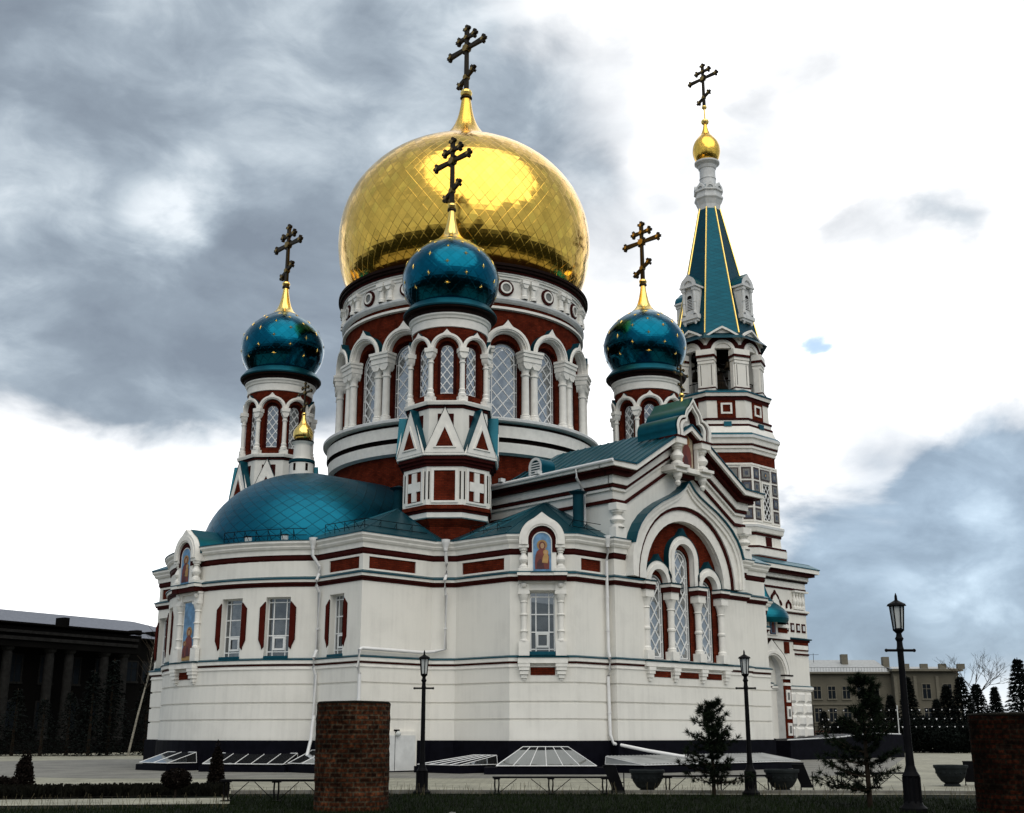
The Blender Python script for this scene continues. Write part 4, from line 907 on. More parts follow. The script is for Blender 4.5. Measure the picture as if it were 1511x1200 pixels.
arch(ar, fa, 0, 22.34, 1.06, 1.33, -.46, .1, 'white_trim', tip=.36, tw=.26, fo='dark_teal', n=40); arch(ar, fa, 0, 22.34, 1.14, 1.25, -.52, -.44, 'white_trim'); arch(ar, fa, 0, 22.34, .97, 1.06, -.28, .1, 'white_trim')
ars = ar.build('window_arch', drum)
fz = MB(); ff = facing(W16[0], 7.30)
fz.fprism(ff, [(.47 * cos(2 * PI * i / 24), 26.06 + .47 * sin(2 * PI * i / 24)) for i in range(24)], -.10, .05, 'oxblood')
arch_pts = 24
for r0, r1, d, m in ((.25, .34, -.16, 'white_trim'),):
    for i in range(24):
        a0, a1 = 2 * PI * i / 24, 2 * PI * (i + 1) / 24; P = [(r1 * cos(a0), 26.06 + r1 * sin(a0)), (r1 * cos(a1), 26.06 + r1 * sin(a1)), (r0 * cos(a1), 26.06 + r0 * sin(a1)), (r0 * cos(a0), 26.06 + r0 * sin(a0))]
        fz.fprism(ff, P, d, .0, m)
fz.fprism(ff, [(.26 * cos(2 * PI * i / 20), 26.06 + .26 * sin(2 * PI * i / 20)) for i in range(20)], -.105, .05, 'tile_grey')
fzs = fz.build('round_window', drum)
fb = MB(); fh = facing(W16[0] + PI / 16, 7.30)
for s in (-1, 1):
    p = fh(s * .30, 0, -.09)
    fb.lathe([(.21, 25.52), (.21, 25.70), (.16, 25.76), (.155, 26.2), (.20, 26.24), (.16, 26.3), (.23, 26.45)], 'white_trim', 10, (p[0], p[1])); fb.fbox(fh, s * .30 - .25, s * .30 + .25, 26.42, 26.62, -.34, .05, 'white_trim')
    fb.fprism(fh, [(s * .30 - .24, 26.42), (s * .30 - .10, 26.18), (s * .30 + .10, 26.18), (s * .30 + .24, 26.42)], -.30, .05, 'white_trim')
fbs = fb.build('frieze_column', drum)
for k in range(1, 16):
    for src in (ars, fzs, fbs): c = src.copy(); COL.objects.link(c); c.parent = drum; c.rotation_euler = (0, 0, 2 * PI / 16 * k)
gp = [(6.55, 27.5), (6.95, 27.92), (7.26, 28.35), (7.50, 28.8), (7.70, 29.4), (7.86, 30.2), (7.95, 31.1), (7.94, 31.9), (7.83, 32.8), (7.6, 33.65), (7.22, 34.55), (6.62, 35.45), (5.8, 36.35), (4.75, 37.15), (3.6, 37.78), (2.5, 38.3), (1.7, 38.85), (1.15, 39.45), (.80, 40.0), (.56, 40.6), (.42, 41.2), (.33, 41.8), (.28, 42.1)]
def smooth_profile(P, k=4):
    out = []
    for i in range(len(P) - 1):
        p0, p1, p2, p3 = P[max(i - 1, 0)], P[i], P[i + 1], P[min(i + 2, len(P) - 1)]
        for j in range(k):
            t = j / k
            out.append(tuple(.5 * (2 * p1[c] + (p2[c] - p0[c]) * t + (2 * p0[c] - 5 * p1[c] + 4 * p2[c] - p3[c]) * t * t + (3 * p1[c] - p0[c] - 3 * p2[c] + p3[c]) * t ** 3) for c in (0, 1)))
    return out + [P[-1]]
mb = MB(); mb.lathe(smooth_profile(gp, 3), 'gold_sheets', 120); gold = mb.build('gold_dome', cath)
mb = MB(); mb.lathe([(.28, 42.0), (.40, 42.06), (.40, 42.12), (.30, 42.14)], 'bronze', 16); mb.ball((0, 0, 42.45), .40, 'gilt', 16, .85); cross_mesh(mb, (0, 0, 42.7), 4.75); mb.build('cross', gold)

# --- the four corner cupolas
def octo(ap): return [(ap / cos(PI / 8) * cos(PI / 8 + PI / 4 * k), ap / cos(PI / 8) * sin(PI / 8 + PI / 4 * k)) for k in range(8)]
def cupola():
    root_ = MB(); q = root_; U = octo(1.0)
    def ring8(prof, mats): # prof in apothem terms
        q.sweep(octo(1.6), [(a - 1.6, z) for a, z in prof], mats, closed=True)
    ring8([(1.62, 9.6), (1.75, 11.3), (2.0, 11.68), (2.06, 11.72), (2.06, 11.96), (2.10, 11.98), (2.10, 12.10), (2.18, 12.12), (2.18, 12.32), (2.15, 12.34)],
          ['red_brick', 'red_brick', 'white_trim', 'white_trim', 'oxblood', 'oxblood', 'red_brick', 'red_brick', 'white_trim'])
    ring8([(2.13, 12.30), (2.13, 14.22), (2.2, 14.24), (2.2, 14.36), (2.3, 14.38), (2.3, 14.50), (2.42, 14.54), (2.42, 14.70), (2.50, 14.72), (2.50, 14.84), (2.10, 14.9)],
          ['white_plaster', 'oxblood', 'oxblood', 'oxblood', 'oxblood', 'oxblood', 'oxblood', 'white_trim', 'white_trim', 'white_trim'])
    ring8([(2.05, 14.8), (2.0, 17.2), (2.06, 17.22), (2.06, 17.34), (2.16, 17.36), (2.2, 17.5), (2.2, 17.56), (1.8, 17.58)], ['white_plaster', 'oxblood', 'oxblood', 'dark_teal', 'white_trim', 'white_trim', 'white_trim'])
    WR = 1.93; f = cyl(WR, (0, 0), 0); hs = [hole(WR * PI / 4 * k, .52, 17.95, 20.25, 'arch', depth=.22, mat='red_brick') for k in range(8)]
    wall(q, f, -WR * PI / 8, WR * (2 * PI - PI / 8), 17.5, 21.75, hs, 'red_brick', dx=.2)
    f2 = lambda x, z, d=0.: f(x, z, d + .21); hs2 = [hole(WR * PI / 4 * k, .36, 18.05, 20.25, 'arch', depth=.1, mat='oxblood') for k in range(8)]
    wall(q, f2, -WR * PI / 8, WR * (2 * PI - PI / 8), 17.6, 21.2, hs2, 'oxblood', dx=.2)
    q.lathe([(1.94, 21.5), (1.99, 21.52), (1.99, 21.95), (2.05, 21.98), (2.08, 22.08), (2.15, 22.16), (2.15, 22.24), (2.2, 22.26), (2.22, 22.42), (2.40, 22.48), (2.40, 22.56), (2.46, 22.58), (2.46, 22.66), (2.20, 23.0), (1.95, 23.12)], '', 48,
            mats=['white_trim'] * 6 + ['dark_brown', 'dark_brown', 'dark_brown', 'dark_brown', 'dark_teal', 'dark_teal', 'teal_roof', 'teal_roof'])
    body = q.build('cupola', cath)
    for k in range(8):
        pn = MB(); cr = MB(); tri = MB(); trf = MB(); nich = MB()
        a = PI / 4 * k; fn = facing(a, 2.13)
        # framed brick panel, every other one with a white cross; slots at the angles
        pn.fbox(fn, -.52, .52, 12.52, 14.02, -.012, .04, 'red_brick')
        for x0, x1, z0, z1 in ((-.66, -.52, 12.42, 14.12), (.52, .66, 12.42, 14.12), (-.52, .52, 12.42, 12.52), (-.52, .52, 14.02, 14.12)): pn.fbox(fn, x0, x1, z0, z1, -.06, .04, 'white_trim')
        for s in (-1, 1): pn.fbox(fn, s * .765 - .035, s * .765 + .035, 12.6, 13.98, -.014, .03, 'dark_brown')
        if k % 2 == 0:
            cr.fbox(fn, -.17, .17, 12.56, 13.98, -.075, .0, 'white_trim'); cr.fbox(fn, -.46, -.171, 13.04, 13.50, -.074, .0, 'white_trim'); cr.fbox(fn, .171, .46, 13.04, 13.50, -.074, .0, 'white_trim')
        ft = facing(a, 2.5); b = 1.0; T = [(-b, 14.84), (b, 14.84), (0, 17.12)]
        tri.fprism(ft, T, -.02, .12, 'white_trim')
        def sub(s, lift): return [(-b * s, 14.84 + lift), (b * s, 14.84 + lift), (0, 14.84 + lift + 2.28 * s)]
        t1, t2 = sub(.56, .24), sub(.43, .30)
        for i in range(3):
            j = (i + 1) % 3; tri.fprism(ft, [t1[i], t1[j], t2[j], t2[i]], -.07, 0, 'white_trim')
        tri.fprism(ft, t2, -.045, 0, 'red_brick')
        # teal roof planes of each little gable running back to the shaft
        A_, B_, C_ = ft(-b * 1.0, 14.84, -.05), ft(b * 1.0, 14.84, -.05), ft(0, 17.2, -.05)
        D_ = facing(a, 1.95)(0, 17.2, 0); A2, B2 = facing(a, 1.95)(-.85, 15.0, 0), facing(a, 1.95)(.85, 15.0, 0)
        trf.add([A_, C_, D_, A2], [(0, 1, 2, 3)], 'teal_trim'); trf.add([B_, C_, D_, B2], [(3, 2, 1, 0)], 'teal_trim')
        nich.fbox(facing(a, 2.02), -.40, .40, 16.25, 16.92, -.012, .03, 'oxblood'); 
        pn.build('brick_panel', body); tri.build('triangular_gable', body); trf.build('gable_roof', body); nich.build('niche', body)
        if k % 2 == 0: cr.build('panel_cross', body)
    cs = MB(); fn = facing(PI / 8, 2.08); p = fn(0, 0, 0)
    z0 = 17.56; cs.fbox(fn, -.24, .24, z0, z0 + .26, -.18, .22, 'white_trim')
    cs.lathe([(.21, z0 + .26), (.21, z0 + .40), (.15, z0 + .48), (.17, z0 + .62), (.13, z0 + .68), (.125, 19.55), (.165, 19.58), (.165, 19.64), (.125, 19.68), (.14, 19.85), (.20, 20.02)], 'white_trim', 12, (p[0], p[1]))
    cs.fprism(fn, [(-.21, 20.15), (-.21, 19.98), (-.1, 19.8), (.1, 19.8), (.21, 19.98), (.21, 20.15)], -.2, .2, 'white_trim'); cs.fbox(fn, -.25, .25, 20.12, 20.34, -.25, .2, 'white_trim')
    c0 = cs.build('column', body)
    am = MB(); arch(am, cyl(WR, (0, 0), 0), 0, 20.34, .60, .79, -.20, .1, 'white_trim', tip=.20, tw=.28, fo='dark_teal', n=36); arch(am, cyl(WR, (0, 0), 0), 0, 20.34, .66, .75, -.245, -.19, 'white_trim', n=20)
    a0_ = am.build('window_arch', body)
    for k in range(1, 8):
        for src in (c0, a0_): c = src.copy(); COL.objects.link(c); c.parent = body; c.rotation_euler = (0, 0, PI / 4 * k)
    wn = MB()
    for k in range(1): pass
    h = hole(0, .36, 18.05, 20.25, 'arch'); fw = facing(0, WR - .27); m = MB(); frame_outline(m, fw, h, 0, .05); lattice(m, fw, h, .004, .56, 1.35, .05); w0 = m.build('window_frame', body)
    m = MB(); m.add([fw(*p_, .04) for p_ in outline(h)], [tuple(range(len(outline(h))))], 'pane_glass'); g0 = m.build('pane', body)
    for k in range(1, 8):
        for src in (w0, g0): c = src.copy(); COL.objects.link(c); c.parent = body; c.rotation_euler = (0, 0, PI / 4 * k)
    op = [(1.95, 23.05), (2.18, 23.42), (2.40, 23.85), (2.52, 24.3), (2.56, 24.72), (2.50, 25.15), (2.32, 25.62), (2.02, 26.05), (1.66, 26.4), (1.25, 26.7), (.9, 26.92)]
    m = MB(); m.lathe(smooth_profile(op, 3), 'teal_sheets', 56)
    st = m; P = smooth_profile(op, 6)
    def prof_at(z):
        for (r0, z0), (r1, z1) in zip(P, P[1:]):
            if z0 <= z <= z1: k_ = (z - z0) / max(1e-6, z1 - z0); return r0 + (r1 - r0) * k_, math.atan2(r0 - r1, z1 - z0)
        return P[-1][0], 1.2
    for row_, (z, off_) in enumerate(((23.75, 0), (24.3, .5), (24.85, 0), (25.4, .5), (25.85, 0), (26.25, .5), (26.6, 0))):
        for k in range(8):
            a = PI / 4 * (k + off_); r, tl = prof_at(z); n_ = Vector((cos(a) * cos(tl), sin(a) * cos(tl), sin(tl))); tx = Vector((-sin(a), cos(a), 0)); ty = n_.cross(tx)
            c_ = Vector((r * cos(a), r * sin(a), z)) + n_ * .012; o8 = []
            for i in range(16):
                rr = .165 if i % 4 == 0 else (.095 if i % 4 == 2 else .042); o8.append(c_ + tx * rr * cos(2 * PI * i / 16) + ty * rr * sin(2 * PI * i / 16))
            st.add([c_ + n_ * .03] + o8, [(0, 1 + i, 1 + (i + 1) % 16) for i in range(16)], 'gilt')
    m.build('onion_dome', body)
    np_ = [(.93, 26.86), (.80, 27.0), (.58, 27.22), (.42, 27.5), (.31, 27.85), (.24, 28.2), (.19, 28.5), (.16, 28.78)]
    m = MB(); m.lathe(smooth_profile(np_, 3), 'gold_smooth', 32); m.lathe([(.16, 28.74), (.24, 28.78), (.24, 28.86), (.16, 28.88)], 'bronze', 16); m.ball((0, 0, 29.05), .25, 'gilt', 16, .85); m.build('gold_neck', body)
    m = MB(); cross_mesh(m, (0, 0, 29.2), 3.85); m.build('cross', body)
    return body
cu = cupola(); cu.location = (7.97, 7.97, 0)
for x, y in ((7.97, -7.97), (-7.97, 7.97), (-7.97, -7.97)): copy_tree(cu, cath, (x, y, 0))

# --- little gold cupola on the apse roof
mb = MB(); mb.lathe([(.66, 14.7), (.64, 15.55), (.70, 15.6), (.70, 15.72), (.62, 15.76), (.48, 15.8), (.46, 16.55), (.50, 16.62), (.60, 16.72), (.60, 16.8), (.4, 16.85)], '', 20, mats=['white_plaster', 'dark_teal', 'dark_teal', 'teal_trim', 'white_trim', 'white_plaster', 'white_trim', 'white_trim', 'iron', 'iron'])
for k in range(6): mb.fbox(facing(R(20 + 60 * k), .63), -.07, .07, 15.1, 15.5, -.02, .02, 'dark_brown')
lc = mb.build('small_cupola', cath, (11.45, 0, 0))
m = MB(); m.lathe(smooth_profile([(.38, 16.8), (.50, 16.98), (.54, 17.2), (.49, 17.42), (.36, 17.62), (.22, 17.8), (.13, 18.0), (.09, 18.25)], 4), 'gold_smooth', 24); m.ball((0, 0, 18.33), .12, 'gilt'); cross_mesh(m, (0, 0, 18.42), 1.7, False); m.build('gold_onion', lc)

# --- bell tower
BX = -26.4
mb = MB(); U1 = octo(3.6)
def t8(prof, mats, target): target.sweep(octo(3.6), [(a - 3.6, z) for a, z in prof], mats, closed=True)
t8([(4.15, 13.0), (4.15, 13.9), (4.2, 13.95), (4.2, 14.4), (4.22, 14.45), (4.16, 14.5), (4.16, 14.62), (3.85, 14.66), (3.80, 15.42), (3.88, 15.44), (3.88, 15.62), (4.02, 15.66), (4.08, 15.95), (4.12, 15.97), (4.12, 16.15), (3.84, 16.3)],
   ['red_brick', 'white_trim', 'white_trim', 'white_trim', 'oxblood', 'oxblood', 'white_trim', 'white_plaster', 'oxblood', 'oxblood', 'white_trim', 'white_trim', 'grey_white', 'grey_white', 'white_trim'], mb)
t8([(3.82, 16.25), (3.78, 20.55), (3.86, 20.56), (3.86, 20.70), (3.74, 20.72), (3.74, 21.5), (3.82, 21.52), (3.84, 21.75), (3.95, 21.8), (3.95, 21.98), (4.0, 22.0), (4.0, 22.12), (4.05, 22.15), (4.08, 22.5), (4.2, 22.55), (4.2, 22.75), (4.02, 22.95), (3.94, 22.97), (3.74, 23.5)],
   ['white_plaster', 'white_trim', 'white_trim', 'white_trim', 'red_brick', 'white_trim', 'white_trim', 'white_trim', 'white_trim', 'oxblood', 'oxblood', 'white_trim', 'white_trim', 'white_trim', 'grey_white', 'teal_trim', 'teal_trim', 'white_trim'], mb)
t8([(3.70, 23.48), (3.74, 23.52), (3.74, 23.68), (3.66, 23.70), (3.64, 23.98), (3.7, 24.0), (3.7, 24.15), (3.5, 24.18), (3.48, 25.55), (3.56, 25.56), (3.56, 25.8), (3.68, 25.84), (3.74, 26.08), (3.80, 26.1), (3.80, 26.2), (3.3, 26.45)],
   ['oxblood', 'oxblood', 'oxblood', 'white_trim', 'oxblood', 'oxblood', 'oxblood', 'white_plaster', 'oxblood', 'oxblood', 'oxblood', 'white_trim', 'dark_teal', 'teal_trim', 'teal_trim'], mb)
tower = mb.build('bell_tower', cath, (BX, 0, 0))
bel = MB()
for k in range(8):
    tp = MB(); bp_ = MB(); crn = MB(); prs = MB(); a = PI / 4 * k; f = facing(a, 3.80)
    # glazed tile panels round a lattice window
    for x in (-1.15, 1.15):
        for i in range(4):
            z = 16.55 + i * 1.0; 
            tp.fbox(f, x - .36, x + .36, z, z + .82, -.05, .05, 'tile_brown'); tp.fbox(f, x - .25, x + .25, z + .11, z + .71, -.075, .0, 'tile_blue' if (i + k) % 2 else 'tile_grey'); tp.fbox(f, x - .12, x + .12, z + .26, z + .56, -.085, .0, 'tile_grey' if (i + k) % 2 else 'tile_blue')
    tp.fbox(f, -.58, .58, 19.55, 20.37, -.05, .05, 'tile_brown'); tp.fbox(f, -.48, .48, 19.65, 20.27, -.075, 0, 'tile_grey'); tp.fprism(f, [(.17 * cos(2 * PI * i / 10), 19.96 + .22 * sin(2 * PI * i / 10)) for i in range(10)], -.09, 0, 'tile_blue'); tp.fprism(f, [(.07 * cos(2 * PI * i / 10), 19.96 + .1 * sin(2 * PI * i / 10)) for i in range(10)], -.10, 0, 'robe_ochre')
    for x in (-1.55, -.72, .72, 1.55): tp.fbox(f, x - .045, x + .045, 16.35, 20.5, -.07, .04, 'white_trim')
    for i in range(5): z = 16.46 + i * 1.0; tp.fbox(f, -1.505, -.765, z - .05, z + .03, -.066, .04, 'white_trim'); tp.fbox(f, .765, 1.505, z - .05, z + .03, -.066, .04, 'white_trim')
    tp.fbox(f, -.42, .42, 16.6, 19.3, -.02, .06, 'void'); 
    for x0, x1, z0, z1 in ((-.56, -.42, 16.5, 19.42), (.42, .56, 16.5, 19.42), (-.42, .42, 19.3, 19.42), (-.42, .42, 16.5, 16.6)): tp.fbox(f, x0, x1, z0, z1, -.10, .05, 'white_trim')
    lattice(tp, f, hole(0, .42, 16.6, 19.3), -.05, .62, 1.5, .06)
    fb_ = facing(a, 3.85); bp_.fbox(fb_, -.35, .35, 14.72, 15.38, -.03, .05, 'oxblood')
    bp_.build('brick_square', tower); bp_ = MB(); f5 = facing(a, 3.49); bp_.fbox(f5, -.68, .68, 24.2, 25.54, -.03, .05, 'red_brick')
    for x0, x1, z0, z1 in ((-.42, -.28, 24.5, 25.34), (.28, .42, 24.5, 25.34), (-.28, .28, 25.2, 25.34), (-.28, .28, 24.5, 24.64)): bp_.fbox(f5, x0, x1, z0, z1, -.09, .02, 'white_trim')
    bp_.fbox(facing(a, 3.7), -.28, .28, 23.5, 23.85, -.12, .02, 'teal_trim')
    # belfry arcade
    fbf = facing(a, 3.12); h = hole(0, .66, 26.30, 29.45, 'arch', depth=.75, mat='white_plaster')
    wall(bel, fbf, -1.30, 1.30, 26.3, 30.6, [h], 'white_plaster')
    arch(crn, fbf, 0, 29.45, .68, .94, -.16, .05, 'white_trim'); arch(crn, fbf, 0, 29.45, .94, 1.32, -.10, .05, 'oxblood')
    P = [(-1.36, 29.75), (-1.36, 30.45)] + [(1.36 * -cos(PI * i / 12) * .98, 30.45 + .62 * sin(PI * i / 12) + .35 * max(0, 1 - abs(i - 6) / 3.) ** 1.4) for i in range(1, 12)] + [(1.36, 30.45), (1.36, 29.75)]
    crn.fprism(fbf, P, -.12 + .055, .25, 'white_trim'); 
    P2 = P[1:-1]; n_ = len(P2)
    for i in range(n_ - 1):
        (xa, za), (xb, zb) = P2[i], P2[i + 1]; crn.fprism(fbf, [(xa, za - .14), (xb, zb - .14), (xb, zb + .03), (xa, za + .03)], -.30, .25, 'white_trim', 'white_trim')
    for s in (-1, 1): crn.fbox(fbf, min(s * .95, s * 1.36), max(s * .95, s * 1.36), 29.62, 29.98, -.098, .05, 'oxblood')
    # piers stand at the angles
    fp = facing(a + PI / 8, 3.36)
    prs.fbox(fp, -.66, .66, 26.34, 26.5, -.22, .5, 'white_trim'); prs.fbox(fp, -.67, .67, 26.5, 26.6, -.24, .5, 'oxblood'); prs.fbox(fp, -.56, .56, 26.6, 28.75, -.12, .5, 'white_plaster')
    for s in (-1, 1):
        prs.fbox(fp, s * .56 - .12, s * .56 + .12, 26.6, 28.5, -.02, .4, 'white_trim'); prs.fbox(fp, s * .41 - .025, s * .41 + .025, 26.8, 28.4, -.125, .2, 'dark_brown')
    prs.fbox(fp, -.62, .62, 28.5, 28.7, -.18, .5, 'white_trim'); prs.fbox(fp, -.66, .66, 28.75, 28.98, -.22, .5, 'white_trim'); prs.fbox(fp, -.72, .72, 28.98, 29.16, -.30, .5, 'oxblood'); prs.fbox(fp, -.70, .70, 29.16, 29.6, -.26, .5, 'white_trim')
    crn.build('belfry_crown', tower); prs.build('belfry_pier', tower); tp.build('tile_panel', tower); bp_.build('brick_square', tower)
    # rail across the opening
    bel.fbox(fbf, -.7, .7, 27.25, 27.31, .3, .36, 'iron')
    for i in range(9): bel.fbox(fbf, -.62 + i * .155, -.60 + i * .155, 26.4, 27.25, .32, .34, 'iron')
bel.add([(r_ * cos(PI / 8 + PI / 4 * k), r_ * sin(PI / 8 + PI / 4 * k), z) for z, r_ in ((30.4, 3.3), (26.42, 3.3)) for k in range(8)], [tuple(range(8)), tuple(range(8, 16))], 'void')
bel.build('belfry', tower)
for x, y, z, s in ((0, 0, 28.3, 1.05), (1.5, .7, 28.7, .5), (-1.3, 1.0, 28.7, .5), (.9, -1.4, 28.7, .45), (1.2, 1.9, 28.8, .35)):
    m = MB(); m.lathe([(s * .98, z - s * 1.1), (s * .9, z - s * 1.0), (s * .68, z - s * .6), (s * .55, z - s * .1), (s * .48, z + s * .3), (s * .3, z + s * .5), (.03, z + s * .56)], 'bell_bronze', 20, (x, y)); m.tube([(x, y, z + s * .5), (x, y, 30.3)], .05, 'iron', 6); m.build('bell', tower)
m = MB(); m.box(-2.9, 2.9, -.1, .1, 29.3, 29.5, 'void'); m.box(-.1, .1, -2.9, 2.9, 29.52, 29.7, 'void'); m.build('bell_beam', tower)
# spire
m = MB(); a0, a1 = 3.12, .80; z0, z1 = 30.6, 42.5
m.sweep(octo(1.0), [(2.72, 30.4), (2.1, 31.05), (a1 - 1, z1)], 'spire_scales', closed=True); sp = m.build('spire', tower)
for p in m.uv: pass
me = sp.data; uvl = me.uv_layers[0].uv
for i in range(len(uvl)): uvl[i].vector = (uvl[i].vector[0] * .075, uvl[i].vector[1] * 1.9)
OA, OB = octo(3.12), octo(.80)
for k in range(8): g = MB(); g.tube([(OA[k][0] * 1.0, OA[k][1] * 1.0, 31.0), (OB[k][0] * 1.02, OB[k][1] * 1.02, 42.5)], .062, 'gilt', 6); g.build('gilded_rib', sp)
def dormer(az):
    d = MB(); f = facing(az, 3.06)
    d.fbox(f, -.62, .62, 32.2, 35.3, -.02, 1.6, 'grey_white'); d.fbox(f, -.78, .78, 32.35, 32.62, -.2, 1.0, 'grey_white'); d.fbox(f, -.70, .70, 32.15, 32.35, -.1, 1.0, 'grey_white'); d.fbox(f, -.74, .74, 32.62, 32.75, -.12, 1.0, 'grey_white')
    for s in (-1, 1):
        p = f(s * .5, 0, -.1); d.lathe([(.15, 32.75), (.15, 32.95), (.12, 33.0), (.12, 33.7), (.16, 33.74), (.12, 33.78), (.12, 34.6), (.17, 34.7)], 'grey_white', 8, (p[0], p[1])); d.fbox(f, s * .5 - .17, s * .5 + .17, 34.7, 34.95, -.24, .5, 'grey_white')
        d.lathe([(.001, 31.9), (.08, 31.95), (.12, 32.15)], 'grey_white', 8, f(s * .5, 0, -.05)[:2])
    d.fbox(f, -.78, .78, 34.95, 35.1, -.3, 1.2, 'grey_white')
    arch(d, f, 0, 35.1, .42, .76, -.22, 1.6, 'grey_white', tip=.25, tw=.5, fo='teal_roof'); d.fprism(f, outline(hole(0, .45, 35.0, 35.1, 'arch')), -.10, .5, 'grey_white')
    d.fprism(f, outline(hole(0, .24, 33.15, 34.1, 'arch')), -.035, .1, 'void'); arch(d, f, 0, 34.1, .24, .33, -.09, .1, 'grey_white', zleg=33.15)
    for i in range(7): d.fbox(f, -.24, .24, 33.2 + i * .13, 33.26 + i * .13, -.06, -.02, 'grey_white')
    return d.build('dormer', sp)
for az in (0, PI / 2, PI, -PI / 2): dormer(az)
m = MB()
m.sweep(octo(.6), [(a - .6, z) for a, z in ((.82, 42.4), (.86, 42.8), (1.0, 43.2), (1.1, 43.35), (1.1, 43.5), (1.0, 43.55), (1.0, 43.9), (1.12, 43.95), (1.12, 44.1), (.6, 44.6))], ['grey_white'] * 8 + ['teal_trim'], closed=True)
for k in range(8): arch(m, facing(PI / 4 * k, 1.02), 0, 44.1, .22, .40, -.1, .25, 'grey_white', tip=.16, tw=.5, n=14); m.fprism(facing(PI / 4 * k, 1.02), outline(hole(0, .24, 44.0, 44.1, 'arch')), -.03, .2, 'grey_white')
m.lathe([(.66, 44.3), (.64, 45.2), (.68, 45.22), (.68, 45.3), (.64, 45.32), (.64, 46.1), (.70, 46.15), (.78, 46.4), (.95, 46.55), (1.02, 46.62), (1.02, 46.75), (.8, 46.85)], 'grey_white', 24); lan = m.build('lantern_shaft', tower)
m = MB(); m.lathe(smooth_profile([(.78, 46.8), (.97, 47.1), (1.09, 47.5), (1.12, 47.85), (1.07, 48.25), (.93, 48.62), (.68, 48.98), (.42, 49.3), (.25, 49.7), (.17, 50.05), (.14, 50.3)], 4), 'gold_sheets', 40)
m.ball((0, 0, 50.5), .33, 'gilt', 14, .85); m.lathe([(.07, 50.7), (.06, 51.7)], 'gilt', 8); m.ball((0, 0, 51.85), .22, 'gilt', 12, .85); m.build('gold_onion', tower)
m = MB(); cross_mesh(m, (0, 0, 52.0), 3.85); m.build('cross', tower)

# tower base: square porch block
m = MB(); B = 4.0
sq = [(BX - B, -B), (BX + B, -B), (BX + B, B), (BX - B, B)]
fS = plane((BX, B, 0), (-1, 0, 0))
m.sweep(sq, [(.1, -.2), (.1, 1.25), (0, 1.27), (0, 4.55), (.1, 4.6), (.1, 4.66), (.16, 4.68), (.16, 4.85), (0, 4.95)], ['black_granite', 'black_granite', 'white_plaster', 'white_trim', 'white_trim', 'oxblood', 'white_trim', 'teal_trim'], closed=True)
for i in (0, 1, 3):
    p, q = sq[i], sq[(i + 1) % 4]; f = plane((*p, 0), (q[0] - p[0], q[1] - p[1], 0)); wall(m, f, 0, 8, 4.9, 11.9, [], 'white_plaster')
wall(m, fS, -4, 4, 4.9, 11.9, [], 'white_plaster')
m.sweep(sq, [(0, 10.0), (.1, 10.04), (.1, 10.12), (.2, 10.16), (.2, 10.3), (0, 10.34)], ['oxblood', 'oxblood', 'white_trim', 'white_trim', 'white_trim'], closed=True)
m.sweep(sq, [(0, 11.72), (.08, 11.76), (.08, 11.88), (.05, 11.9), (.05, 12.3), (.2, 12.34), (.2, 12.46), (.26, 12.5), (.26, 12.75), (.6, 12.8), (.6, 12.98), (.85, 13.0), (.85, 13.28), (.9, 13.3), (.9, 13.36), (.3, 13.75)],
        ['oxblood', 'oxblood', 'white_trim', 'white_trim', 'dark_brown', 'dark_brown', 'white_trim', 'white_trim', 'oxblood', 'oxblood', 'oxblood', 'white_trim', 'teal_trim', 'teal_roof', 'teal_roof'], closed=True)
m.sweep(sq, [(0, 8.0), (.12, 8.05), (.12, 8.18), (.24, 8.2), (.24, 8.28), (0, 8.34)], ['oxblood', 'oxblood', 'dark_teal', 'dark_teal', 'teal_trim'], closed=True)
m.add([(BX - 4.4, -4.4, 13.7), (BX + 4.4, -4.4, 13.7), (BX + 4.4, 4.4, 13.7), (BX - 4.4, 4.4, 13.7)], [(0, 1, 2, 3)], 'teal_roof')
base = m.build('tower_base', cath)
d = MB()
def lx(u): return -(u - BX)
# the relief on the visible south face, right part
for u, z0, w, hgt in ((-26.42, 10.35, .80, 1.0), (-25.0, 10.35, .33, .55), (-28.15, 10.35, .33, .55)):
    x = lx(u)
    if w > .5:
        arch(d, fS, x, z0 + .52, .36, .50, -.12, .02, 'oxblood', tip=.2); 
        for s in (-1, 1): arch(d, fS, x + s * .45, z0 + .18, .28, .42, -.10, .02, 'oxblood')
        d.fprism(fS, [(x - .4, z0), (x + .4, z0), (x + .4, z0 + .5), (x, z0 + .9), (x - .4, z0 + .5)], -.135, .0, 'white_trim')
    else: arch(d, fS, x, z0 + .2, .22, .34, -.1, .02, 'oxblood', tip=.12, zleg=z0 + .02)
for i in range(4):
    p = fS(lx(-28.85) + i * .36, 0, -.08); baluster(d, (p[0], p[1]), 10.36, 11.72, .15, n=8)
d.fbox(fS, lx(-28.65), 4.08, 11.6, 11.72, -.3, .02, 'white_trim')
for u in (-27.75, -28.5, -29.25, -29.95):
    x = lx(u); d.fbox(fS, x - .24, x + .24, 8.72, 9.36, -.04, .02, 'oxblood'); d.fbox(fS, x - .13, x + .13, 8.86, 9.22, -.075, .02, 'grey_white')
d.fbox(fS, lx(-28.5), 3.98, 7.42, 8.02, -.06, .02, 'red_brick'); d.fbox(fS, lx(-28.6), 4.0, 7.1, 7.22, -.08, .02, 'oxblood'); d.fbox(fS, lx(-28.4), 3.9, 7.5, 7.8, -.09, .02, 'white_trim')
rr = random.Random(3)
